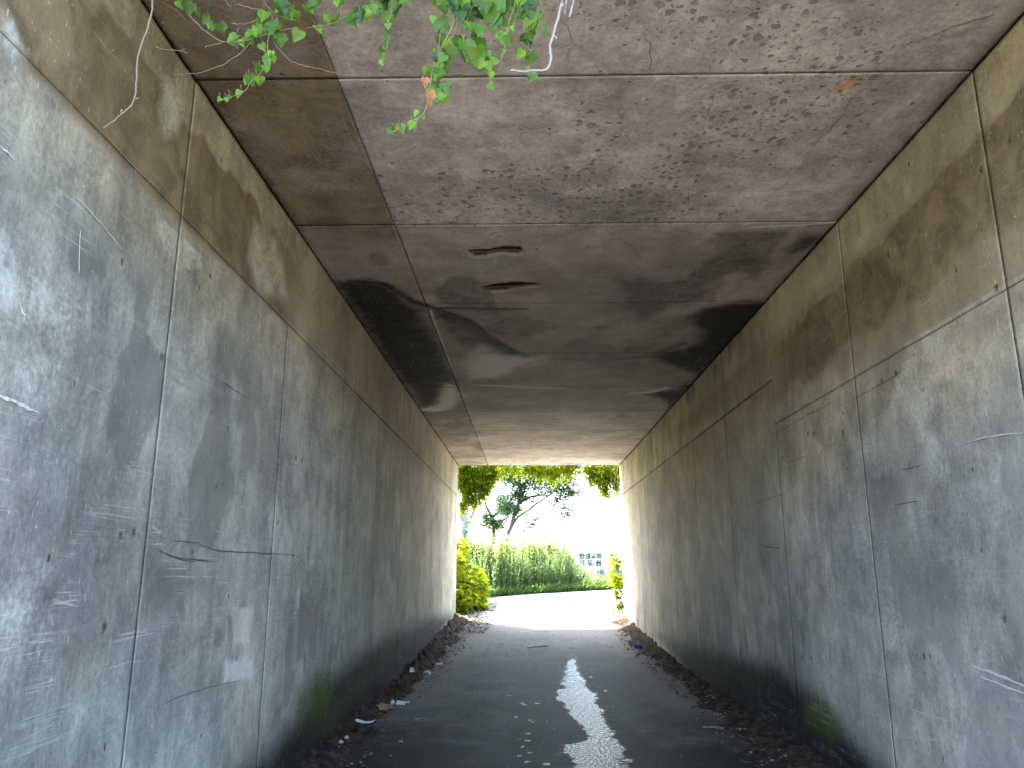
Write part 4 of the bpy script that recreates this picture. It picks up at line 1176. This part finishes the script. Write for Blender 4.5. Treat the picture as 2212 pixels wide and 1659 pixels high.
fy = 30.2
fe = thing('wire_fence', 'pale green wire mesh fence with a round post right of the notice board', 'fence')
p0 = at(1316, 1150, fy)
for k in range(4):
    mb = MB(); x = p0.x + k * 2.0
    mb.tube([(x, fy + k * .9, 0.6), (x, fy + k * .9, p0.z + .15)], 0.045, 10); mb.build('post', M['green_metal'], fe, True)
mb = MB()
for k in range(3):
    for j in range(26):
        t = (j + 0.5) / 26; x = p0.x + (k + t) * 2.0; y = fy + (k + t) * .9
        mb.tube([(x, y, 0.85), (x, y, p0.z - .25)], 0.006, 4)
    for j in range(6):
        z = 0.95 + j * (p0.z - 1.25) / 5
        mb.tube([(p0.x + k * 2, fy + k * .9, z), (p0.x + (k + 1) * 2, fy + (k + 1) * .9, z)], 0.006, 4)
mb.build('mesh_panel', M['green_metal'], fe)
hd = thing('hedge', 'dark green hedge behind the wire fence', 'hedge')
L = Leaves()
for k in range(5):
    bush(L, 3.95 + k * .9, 31.6 + k * .5, 1.7, .6, .5, .75, 420, .12, OV)
L.build('foliage', M['leaf_blue'], hd)
mb = MB()
for k in range(5):
    mb = MB(); mb.tube([(3.95 + k * .9, 31.6 + k * .5, .7), (4.0 + k * .9, 31.6 + k * .5, 1.9)], [.04, .02], 6); mb.build('stem', M['brown_stem'], hd, True)
gp = thing('broken_post', 'short blue grey post leaning at the foot of the wire fence', 'post')
mb = MB(); c0 = at(1306, 1268, 29.0); c1 = at(1301, 1236, 29.0); c0.z = float(ground_z(29)) - .05
mb.tube(smooth_path([c0, c0.lerp(c1, .5) + V3(.03, 0, 0), c1], 3, .01), [.10, .10, .09, .085, .085, .08, .07], 8)
M['bluegrey'] = simple('blue_grey_plastic', (0.12, 0.14, 0.17), 0.7)
mb.build('shaft', M['bluegrey'], gp, True)
mb = MB(); mb.box((c1.x - .1, 28.93, c1.z - .02), (c1.x + .06, 29.07, c1.z + .06)); mb.build('cap', M['bluegrey'], gp)

py_ = 31.0
up = thing('utility_pole', 'pale concrete utility pole with a tilted red plate at the left of the far opening', 'pole')
pa = at(1004, 1120, py_)
mb = MB(); mb.tube([(pa.x, py_, .6), (pa.x, py_, 4.2), (pa.x, py_, 9.5)], [.16, .145, .11], 14); mb.build('shaft', M['pole'], up, True)
r = at(1022, 1107, py_ - .3)
mb = MB(); mb.box((-.05, -.015, -.23), (.05, .015, .23), Matrix.Translation(r) @ Matrix.Rotation(rad(22), 4, 'Y') @ Matrix.Rotation(0, 4, 'Z'))
mb.build('red_plate', M['red'], up)
mb = MB(); mb.tube([(pa.x, py_ - .12, r.z + .1), (r.x, r.y + .02, r.z + .1)], .02, 6); mb.build('bracket', M['pole'], up)
g_ = at(998, 1112, py_ - .5)
mb = MB(); mb.box((-.11, -.015, -.24), (.10, .015, .22), Matrix.Translation(g_) @ Matrix.Rotation(rad(-12), 4, 'Y')); mb.build('grey_plate', M['greybrown'], up)
iv = thing('climber', 'pale green creeper wrapped around the utility pole', 'creeper')
L = Leaves()
N = 420
zz = NR.uniform(0.9, 3.6, N); th = NR.rand(N) * 6.28; rr = .2 + .09 * NR.rand(N)
L.place(OV, np.stack([pa.x + rr * np.cos(th), py_ + rr * np.sin(th), zz], 1), th - 1.57, NR.uniform(-1.3, -.4, N), NR.randn(N) * .3, NR.uniform(.07, .13, N))
c = at(1009, 1165, py_ - .3)
bush(L, c.x, c.y, c.z, .13, .13, .28, 90, .1, OV)
L.build('foliage', M['leaf_blue'], iv)

# ------------------------------------------------------------------ dirt banks along the feet of the walls, litter
def dirt(side):
    g = lambda pts: [(on_ground(a, b).x, on_ground(a, b).y) for a, b in pts]
    ys = np.arange(2.0, 20.6, 0.035)
    us = np.linspace(0, 1, 22)
    Yg, U = np.meshgrid(ys, us, indexing='ij'); y, u = Yg.ravel(), U.ravel()
    if side == 'L':
        wd = np.interp(y, [2, 5, 7, 9, 12, 15, 18, 20.6], [0.34, .44, 0.48, .40, .36, .42, .50, .75])
        ht = np.interp(y, [2, 5, 7, 9, 12, 16, 19, 20.6], [.03, .05, .07, .08, .13, .15, .12, .06])
    else:
        wd = np.interp(y, [2, 5, 7, 9, 12, 15, 18, 20.6], [0.3, .40, 0.62, .50, .36, .42, .42, .5])
        ht = np.interp(y, [2, 5, 7, 9, 12, 16, 19, 20.6], [.02, .03, .04, .05, .07, .10, .10, .05])
    wd = wd * (0.26 + 0.85 * fbm(y * 1.7, y * 0 + (3 if side == 'L' else 8), 21, 4))
    n = fbm(y * 5, u * 3 + 5, 22, 5); n2 = fbm(y * 19, u * 10, 27, 3)
    z = ht * (1 - u) ** 1.2 * (0.35 + 1.3 * n) + 0.075 * (n2 - .45) * (1 - u ** 3) + 0.012 * (1 - u) - 0.012 * u ** 4
    x = XL + 0.003 + u * wd if side == 'L' else XR - 0.003 - u * wd
    idx = np.arange(len(x)).reshape(Yg.shape)
    q = np.stack([idx[:-1, :-1], idx[:-1, 1:], idx[1:, 1:], idx[1:, :-1]], -1).reshape(-1, 4)
    if side == 'L': q = q[:, ::-1]
    o = link('dirt', np_mesh('dirt', np.stack([x, y, ground_z(y) + z + 0.004], 1), q, 4, smooth=True), M['soil'])
    return tag(o, kind='stuff')
dirt('L'); dirt('R')
L = Leaves()
def scatter(N, x0, x1, y0, y1, s0, s1, tone=None):
    x = NR.uniform(x0, x1, N); y = NR.uniform(y0, y1, N)
    L.place(OV, np.stack([x, y, ground_z(y) + NR.uniform(0.012, 0.05, N)], 1), NR.rand(N) * 6.28, NR.uniform(-.35, .35, N), NR.uniform(-.7, .7, N), NR.uniform(s0, s1, N), tone)
scatter(650, XL + .03, XL + .5, 5, 20, .02, .05, NR.rand(650) ** 2.5)
scatter(900, XL + .03, XL + .9, 17, 22.5, .04, .09, NR.rand(900) ** 1.2)
scatter(500, XL + .03, XL + .55, 12, 20, .03, .08, NR.rand(500) ** 2)
scatter(330, XR - .65, XR - .03, 5.2, 9, .02, .05, NR.rand(330) ** 2)
scatter(900, XR - .5, XR - .03, 9, 20.5, .03, .08, NR.rand(900) ** 1.5)
scatter(160, -1.2, 1.9, 4.5, 17, .010, .03, NR.rand(160) ** .7)
scatter(90, -1.2, 1.9, 14, 19.5, .025, .06, NR.rand(90) ** .5)
tag(L.build('leaf_litter', M['litter']), kind='stuff')
L = Leaves()
N = 260
k = NR.rand(N)
x = np.where(k < .5, XL + .04 + .4 * NR.rand(N), XR - .04 - .4 * NR.rand(N)); y = NR.uniform(9, 20.2, N)
ya = NR.rand(N) * 6.28
for i in range(N):
    l = R.uniform(.05, .2); p = V3(x[i], y[i], float(ground_z(y[i])) + R.uniform(.03, .1)); d = V3(math.cos(ya[i]), math.sin(ya[i]), R.uniform(-.2, .2)) * l
    L.tube([p, p + d], [.003, .0015], 3, R.random())
tag(L.build('twigs', M['litter']), kind='stuff')

def gp_(px, py, dz=0.0):
    p = on_ground(px, py); p.z += dz; return p
def can(px, py, yaw, label, body, dz, size=(0.033, 0.12), tilt=0.05):
    r, h = size
    t = thing('drink_can', label, 'can')
    t.location = gp_(px, py + 4, r + dz)
    t.rotation_euler = (rad(90) + tilt, 0, yaw)
    n = 20
    prof = [(0.0, -h/2 + .006), (r*.75, -h/2 + .006), (r*.80, -h/2), (r, -h/2 + .010), (r * R.uniform(.93, 1), 0), (r, h/2 - .014), (r*.80, h/2), (r*.78, h/2 - .004)]
    mb = MB()
    vs = [(p[0] * math.cos(2*math.pi*k/n), p[0] * math.sin(2*math.pi*k/n), p[1]) for p in prof for k in range(n)]
    fs = [(i*n + k, i*n + (k+1) % n, (i+1)*n + (k+1) % n, (i+1)*n + k) for i in range(len(prof) - 1) for k in range(n)]
    mb.add(vs, fs); mb.build('body', body, t, True)
    mb = MB()
    vs = [(r*.775 * math.cos(2*math.pi*k/n), r*.775 * math.sin(2*math.pi*k/n), h/2 - .005) for k in range(n)]
    mb.add(vs, [tuple(range(n))]); mb.build('lid', M['steel'], t)
    mb = MB(); mb.tube([(0.004 + .011*math.cos(a), .011*math.sin(a), h/2 - .002) for a in [k*math.pi/4 for k in range(9)]], .0022, 5); mb.build('pull_tab', M['steel'], t, True)
    return t
can(889, 1461, rad(-168), 'crushed silver can lying end on in the dirt at the left wall', M['steel'], 0.07, (0.036, 0.12))
cb = can(1379, 1402, rad(80), 'blue can lying in the dirt at the foot of the right wall', M['blue_can'], 0.045, (0.038, 0.15))
# small marks on the blue can
mb = MB()
for k, (u, l) in enumerate(((-.02, .018), (0.0, .024), (.02, .018), (.034, .012))):
    for j in (0, 1):
        a_ = rad(-90 + j * 34 - 17)
        mb.box((-.0022, -.0006, -.5 * l), (.0022, .0008, .5 * l), Matrix.Translation((.0363 * math.cos(a_), .0363 * math.sin(a_), u)) @ Matrix.Rotation(a_ + rad(90), 4, 'Z'))
mb.build('print', M['white_paint'], cb)

def sheet(name, label, cat, px, py, w_, l_, yaw, mat, crumple=0.006, n=8, dz=0.03, tilt=(0, 0), parts=None, curl=0.0):
    V, Fq = [], []
    for i in range(n + 1):
        for j in range(n + 1):
            u, v = i / n - .5, j / n - .5
            V.append((u * w_ + R.uniform(-1, 1) * crumple * .4, v * l_ + R.uniform(-1, 1) * crumple * .4, R.uniform(-1, 1) * crumple + curl * (u * u * 4) * w_))
    for i in range(n):
        for j in range(n):
            a = i * (n + 1) + j; Fq.append((a, a + n + 1, a + n + 2, a + 1))
    me = bpy.data.meshes.new(name); me.from_pydata(V, [], Fq); me.update()
    o = link(name, me, mat)
    sol = o.modifiers.new('thickness', 'SOLIDIFY'); sol.thickness = 0.0015
    o.location = gp_(px, py, dz); o.rotation_euler = (tilt[0], tilt[1], yaw)
    return tag(o, label, cat)
sheet('paper_slip', 'long narrow white paper strip on the dirt, nearest litter by the left wall', 'paper', 788, 1573, .20, .055, rad(-14), M['paper'], .002, dz=.055, tilt=(rad(12), 0), curl=.1)
sheet('carton', 'torn white carton lying where dirt meets road on the left', 'carton', 866, 1528, .105, .065, rad(-4), M['paper'], .004, 5, dz=.05, tilt=(rad(28), rad(5)))
sheet('carton_scrap', 'small white scrap touching the torn carton on its left side', 'paper', 848, 1527, .035, .06, rad(10), M['paper'], .006, 4, dz=.05, tilt=(rad(35), rad(20)))
sheet('crumpled_paper', 'crumpled brown wrapping paper in the dirt left of the torn carton', 'paper', 826, 1538, .24, .12, rad(-12), M['card'], .016, 9, dz=.055, tilt=(rad(15), 0))
sheet('paper_scrap', 'small white scrap above the crumpled brown paper', 'paper', 799 + 22, 1509, .06, .04, rad(-30), M['paper'], .008, 4, dz=.07, tilt=(rad(30), 0))
sheet('paper_scrap', 'tiny white scrap at the road edge right of the torn carton', 'paper', 881, 1522, .03, .03, rad(20), M['paper'], .008, 4, dz=.03, tilt=(rad(20), 0))
sheet('plastic_scrap', 'grey oval plastic spoon shaped piece right of the silver can', 'plastic', 922, 1462, .11, .06, rad(-4), M['paper'], .006, 7, dz=.075, tilt=(rad(25), 0), curl=-.3)
sheet('plastic_piece', 'crinkled white plastic piece at the edge of the dirt above the silver can', 'plastic', 948, 1444, .12, .05, rad(-20), M['paper'], .007, 6, dz=.07, tilt=(rad(25), 0))
sheet('cigarette_paper', 'small white stub lying on the wet road below the torn carton', 'paper', 901, 1555, .055, .014, rad(6), M['paper'], .001, 3, dz=.012)
sheet('pebble_flake', 'pale flake on the road near the lower left', 'flake', 866, 1604, .035, .02, rad(4), M['paper'], .003, 3, dz=.012)
sheet('plastic_piece', 'thin white strip at the dirt edge farther up the left side', 'plastic', 981, 1400 + 2, .08, .03, rad(-25), M['paper'], .004, 4, dz=.02)
sheet('wrapper', 'flattened white wrapper on the road near the sunlit far mouth', 'wrapper', 1163, 1361, .22, .14, rad(20), M['paper'], .01, 5, dz=.02)
sheet('wrapper', 'flat pale wrapper on the road beside the blue can', 'wrapper', 1356, 1383 - 22, .16, .10, rad(-10), M['paper'], .008, 5, dz=.02)
for px, py, lb in ((1322, 1398 - 0, 'flat pale leaf on the road left of the blue can'), (1357, 1424, 'pale leaf on the road below the blue can'), (1243, 1387, 'pale leaf at the tip of the wet streak')):
    sheet('fallen_leaf', lb, 'leaf', px, py, .08, .05, R.random() * 3, M['paper'], .006, 4, dz=.012)
# sticks
def stick(pts, r, label, mat):
    mb = MB(); mb.tube(smooth_path(pts, 4, .002), r, 6)
    return tag(mb.build('stick', mat, None, True), label, 'stick')
stick([gp_(1140, 1401, .012), gp_(1155, 1400, .02), gp_(1182, 1397, .012)], .010, 'dark thin stick lying across the middle of the road', M['brown_stem'])
stick([gp_(1519, 1573, .012), gp_(1545, 1574, .014), gp_(1563, 1576, .012)], .011, 'pale peeled stick on the dark road by the right wall', M['twig'])
stick([gp_(895, 1467, .03), gp_(915, 1465, .03)], .004, 'short thin straw between the silver can and the grey plastic piece', M['twig'])
for px, py, lb in ((736, 1608 + 8, 'left of two pale round pebbles low by the left wall'), (748, 1606, 'right of two pale round pebbles low by the left wall')):
    m_ = MB(); m_.tube([(-.02, 0, 0), (-.012, 0, .004), (0, 0, .006), (.012, 0, .004), (.02, 0, 0)], [.004, .014, .017, .014, .004], 8)
    o = m_.build('pebble', M['pole'], None, True); o.location = gp_(px, py, .045); tag(o, lb, 'pebble', 'pale pebbles by the left wall')
L = Leaves(); p = gp_(871, 1488, .05)
L.place(LB, [tuple(p)], 1.0, 0.2, 0.2, .06)
tag(L.build('yellow_leaf', M['yellowleaf']), 'small fallen yellow leaf in the dirt by the left wall', 'leaf')

# ------------------------------------------------------------------ ivy hanging from the near mouth
def ivy_leaf_mesh(big):
    """heart shaped, or three lobed when big; stalk at the origin, tip towards -Z, face towards -Y"""
    if big:
        o = [(0, 0), (.14, .10), (.34, .12), (.50, -.02), (.56, -.22), (.62, -.46), (.46, -.44), (.36, -.52), (.30, -.66), (.14, -.84), (0, -1.05)]
    else:
        o = [(0, 0), (.14, .13), (.32, .14), (.46, .02), (.50, -.18), (.44, -.38), (.36, -.48), (.22, -.68), (.10, -.84), (0, -.98)]
    right = o; left = [(-x, z) for x, z in o[1:-1]][::-1]
    ring = right + left
    n = len(ring)
    V = [(x, -0.02 - 0.22 * abs(x) ** 1.3 + 0.18 * z * z - (0.03 if i % 2 else 0), z) for i, (x, z) in enumerate(ring)]
    mid = [(0, 0.0, -0.25), (0, 0.035, -.55), (0, .09, -.8)]
    inner = []
    for i, (x, z) in enumerate(ring):
        inner.append((x * .5, -0.0 - 0.13 * abs(x * .5) + 0.18 * (z * .6 - .12) ** 2 , z * .6 - .14))
    V2 = V + inner
    F_ = []
    for i in range(n): F_.append((i, (i+1) % n, n + (i+1) % n, n + i))
    c = len(V2); V2.append((0, 0.05, -.42))
    for i in range(n): F_.append((n + i, n + (i+1) % n, c))
    return V2, F_
def leaf_proto(big, mat, tone):
    V, F_ = ivy_leaf_mesh(big)
    me = bpy.data.meshes.new('leaf'); me.from_pydata(V, [], F_); me.update()
    for p in me.polygons: p.use_smooth = True
    a = me.attributes.new('tone', 'FLOAT_COLOR', 'POINT')
    a.data.foreach_set('color', [x for _ in V for x in (tone, tone, tone, 1.0)])
    me.materials.append(mat)
    return me
PB = [leaf_proto(True, M['ivy'], t) for t in (0.05, 0.25, 0.45)]
PS = [leaf_proto(False, M['ivy'], t) for t in (0.25, 0.5, 0.75, 1.0)]
PD = leaf_proto(True, M['deadleaf'], 0.7)

def c2(l):   # crop coordinates -> photo view
    return [((500 + x / 1.229) * .553, y / 1.229 * .553, s / 1.229 * .553) for x, y, s in l]
def c6(l):
    return [((1450 + x / 2.602) * .553, y / 2.602 * .553, s / 2.602 * .553) for x, y, s in l]

def vine(label, leaves, stems, Y, mat_stem, group=None, rs=.0024):
    t = thing('ivy_vine', label, 'vine', group)
    for pts, r0, mt in stems:
        mb = MB()
        pp = [at(q[0], q[1], Y + (q[2] if len(q) > 2 else 0)) for q in pts]
        if pts[0][1] <= 0:      # carry the stem up to the lintel it hangs from
            top = Vector((pp[0].x, Y0 + 0.0, ZC + 0.25)); pp = [Vector((pp[0].x + .02, Y0 - .05, ZC + .3)), Vector((pp[0].x, Y0 - .04, ZC - .05)), ] + pp
        path = smooth_path(pp, 5, .0025)
        mb.tube(path, [r0 * (1 - .45 * i / len(path)) for i in range(len(path))], 6)
        mb.build('stem', M[mt], t, True)
    petm = MB()
    leaves = leaves + [(x + R.uniform(-.5, .5) * s, y + R.uniform(-.5, .3) * s, s * R.uniform(.6, .95)) for x, y, s in leaves if s > 17 and R.random() < .95]
    for (x, y, s) in leaves:
        sz = s * Y / 1700.0 * 1.5
        dY = R.uniform(-.05, .05)
        p = at(x, y - s * .40, Y + dY)
        big = s > 24
        me = R.choice(PB) if (big or s > 20 and R.random() < .5) else R.choice(PS)
        o = bpy.data.objects.new('leaf', me); COL.objects.link(o); o.parent = t
        o.location = p
        o.scale = (sz * R.uniform(.85, 1.05), sz, sz * R.uniform(.9, 1.1))
        o.rotation_euler = (rad(R.uniform(-25, 30)), rad(R.uniform(-38, 38)), rad(R.uniform(-40, 40)))
        petm.tube([p, p + V3(R.uniform(-.01, .01), R.uniform(-.01, .02), .012 + sz * .3)], [.0009, .0011], 4)
    if leaves: petm.build('stalk', M['green_stem'], t, True)
    return t

vine('leafy ivy runner spreading from the top left, above the narrow hanging tip', c2([(255,15,44),(300,35,52),(335,60,36),(375,90,42),(395,120,36),(440,135,48),(520,190,48),(545,205,36),(600,190,52),(585,178,40),(615,145,48),(660,80,52),(640,225,32),(725,40,62),(740,15,50),(775,100,48),(700,140,52),(690,160,40),(730,185,52),
      (825,170,50),(905,145,44),(815,80,42),(860,50,42),(900,20,48),(760,70,36),(650,150,36)]),
     [([(372, -60), (395, 10), (430, 55), (470, 85), (510, 92), (545, 85), (590, 70), (640, 60)], .0034, 'brown_stem'),
      ([(510, 92), (490, 90), (470, 95), (450, 100), (443, 104)], .0018, 'green_stem'),
      ([(545, 88), (520, 115), (480, 140), (440, 155), (400, 160), (372, 158)], .0022, 'brown_stem'),
      ([(560, -40), (575, 10), (600, 40), (590, 60)], .003, 'brown_stem'),
      ([(475, -30), (520, 10), (560, 22), (600, 35), (640, 45)], .003, 'brown_stem'),
      ([(590, 90), (620, 125), (650, 140), (690, 150), (740, 162)], .002, 'brown_stem'),
      ([(500, 50), (520, 52), (545, 48), (560, 35)], .0016, 'green_stem')], 2.42, 'brown_stem')
vine('thin ivy tip of small round leaves curling down to the left', c2([(680,280,46),(665,300,34),(630,335,46),(660,335,36),(580,378,44),(622,382,38),(538,450,32),(492,472,30),(470,478,20),(445,480,22),(435,484,16),(690,262,34)]),
     [([(580, 75), (578, 110), (585, 130), (565, 155), (545, 172), (530, 195), (512, 205), (490, 212), (472, 216)], .0018, 'green_stem')], 2.40, 'green_stem')
vine('ivy runner along the top edge between the left runner and the central cluster', c2([(990,110,58),(960,90,40),(1060,95,54),(1115,80,52),(1090,70,40),(1160,60,44),(1190,35,58),(1240,10,54),(1020,5,48),(1295,20,62),(1330,5,40),(1250,90,48)]),
     [([(740, -50), (735, 0), (735, 40), (700, 55), (660, 62)], .003, 'brown_stem'), ([(800, -40), (790, 5), (770, 25), (735, 40)], .002, 'green_stem')], 2.44, 'brown_stem')
vine('short narrow ivy strand hanging by itself left of the central cluster', c2([(1250,128,30),(1250,155,30),(1245,178,28),(1238,200,30),(1230,222,28),(1220,247,30),(1224,268,26),(1218,300,30)]) ,
     [([(842, -40), (845, 20), (838, 50), (840, 80), (832, 110), (826, 140)], .0018, 'green_stem')], 2.38, 'green_stem')
vine('largest ivy cluster at the top centre, with broad lobed dark leaves', c6([(690,60,150),(720,20,120),(640,200,78),(690,270,140),(690,400,92),(765,450,84),(800,310,52),(630,510,46),(760,560,94),(690,600,104),(560,720,72),(620,720,82),(680,680,94),(740,680,84),(720,770,112),
      (890,90,165),(860,30,140),(1030,110,195),(960,30,150),(1150,40,170),(1270,80,205),(1330,20,120),(1275,230,135),(985,270,94),(1080,350,125),(1000,520,270),(940,480,150),(830,520,110),(1180,600,112),(1150,570,80),(650,890,112),(755,895,114),(640,960,104),(670,1010,80),(680,1060,64),(740,1000,92),
      (475,1155,62),(525,1195,46),(410,1275,94),(295,1305,84),(195,1330,78)]),
     [([(985, -50), (988, 20), (970, 70), (955, 100), (940, 140), (930, 180), (925, 215), (915, 245), (885, 268), (845, 285)], .0030, 'green_stem'),
      ([(1020, -40), (1010, 40), (1000, 100), (1010, 130), (1040, 150), (1055, 160)], .0026, 'green_stem'),
      ([(1002, -30), (995, 30), (985, 60), (975, 90)], .0032, 'brown_stem'), ([(955, 60), (945, 110), (936, 150), (928, 175)], .0018, 'brown_stem')], 2.30, 'green_stem')
vine('drooping ivy tip with a few small leaves under the big lobed leaf', c6([(1160,690,92),(1215,760,74),(1200,880,72),(1260,630,72),(1195,720,60),(1350,535,62)]),
     [([(1040, 120), (1052, 140), (1062, 160), (1060, 185)], .0014, 'green_stem'), ([(1090, 100), (1085, 120), (1075, 140)], .0020, 'green_stem')], 2.28, 'green_stem')
vine('slender ivy strand of pale heart leaves between the cluster and the bleached twig', c6([(1450,40,104),(1470,5,80),(1410,120,78),(1415,270,82),(1440,285,60),(1330,390,112),(1300,370,80),(1370,360,60)]),
     [([(1118, -50), (1112, 0), (1100, 50), (1092, 90), (1088, 120)], .0020, 'green_stem')], 2.26, 'green_stem')
vine('rightmost ivy strand, ending in a leaf below the bleached twig', c6([(1590,30,132),(1540,10,90),(1660,50,84),(1590,160,94),(1520,190,84),(1550,150,80),(1690,180,84),(1600,240,82),(1660,260,94),(1750,280,74),(1790,350,52),(1590,400,142),(1530,545,84),(1620,590,104),(1600,560,60),(1590,690,34),(1615,770,94)]),
     [([(1150, -50), (1145, 0), (1142, 50), (1142, 90), (1143, 130), (1145, 160)], .0022, 'brown_stem'), ([(1160, 10), (1170, 55), (1185, 75), (1190, 82)], .0014, 'green_stem')], 2.34, 'brown_stem')
# dead leaves caught in the cluster
for (x, y, s), lb, sq in zip(c6([(540, 850, 125), (590, 1010, 185)]), ('small curled dry orange leaf caught in the central ivy', 'larger folded dry orange leaf hanging at the bottom of the central ivy'), (.75, .62)):
    o = bpy.data.objects.new('dry_leaf', PD); COL.objects.link(o)
    o.location = at(x, y - s * .45, 2.26); k = s * 2.26 / 1700
    o.scale = (k * sq, k * 1.6, k); o.rotation_euler = (rad(12), rad(-14), rad(25))
    tag(o, lb, 'leaf')

def twig(label, paths, Y, mat='twig', r=.0045, top=True):
    t = thing('bare_twig', label, 'twig')
    mb = MB()
    for pts, a, b in paths:
        pp = [at(q[0], q[1], Y) for q in pts]
        if pts[0][1] <= 0 and top: pp = [Vector((pp[0].x + .03, Y0 - .05, ZC + .25)), Vector((pp[0].x + .02, Y0 - .03, ZC - .1))] + pp
        path = smooth_path(pp, 5, .0012)
        mb.tube(path, [a + (b - a) * i / (len(path) - 1) for i in range(len(path))], 7)
    mb.build('stem', M[mat], t, True)
    return t
twig('white bleached twig bent like a hook at the top right of the ivy', [
    ([(1216, -40), (1212, 10), (1205, 40), (1195, 75), (1188, 100), (1190, 125), (1185, 145), (1174, 152), (1150, 153), (1128, 155), (1103, 151)], .0052, .0034),
    ([(1224, -6), (1216, 8), (1208, 22)], .004, .004), ([(1195, 75), (1199, 80), (1203, 84)], .004, .003)], 2.22)
twig('short straight bleached twig tip just right of the hooked twig', [([(1241, -40), (1238, 5), (1230, 38)], .0040, .0032)], 2.2)
twig('long dry tendril curving down in front of the left wall', [
    ([(330, -40), (325, 40), (308, 90), (297, 130), (295, 175), (292, 210), (280, 232), (262, 247), (245, 262), (223, 277)], .0030, .0022),
    ([(292, 210), (296, 214), (299, 212)], .002, .003), ([(263, 246), (262, 240), (265, 238)], .002, .003)], 2.05, 'tan_stem')
twig('thin brown vine stem lying behind the hooked twig', [([(1212, -40), (1205, 25), (1178, 78), (1150, 112)], .0026, .0012)], 2.5, 'brown_stem')
twig('fine brown rootlet across the roof at the upper left corner', [([(322, -20), (345, 2), (380, 22), (403, 45)], .002, .001)], 2.62, 'brown_stem')
twig('pale forked rootlet with tiny buds against the left wall top', [([(335, 100), (350, 106), (370, 108), (398, 112), (405, 116)], .0016, .0012), ([(390, 110), (400, 106)], .001, .001)], 2.5, 'tan_stem', top=False)
print('faces', sum(len(o.data.polygons) for o in SC.objects if o.type == 'MESH'))
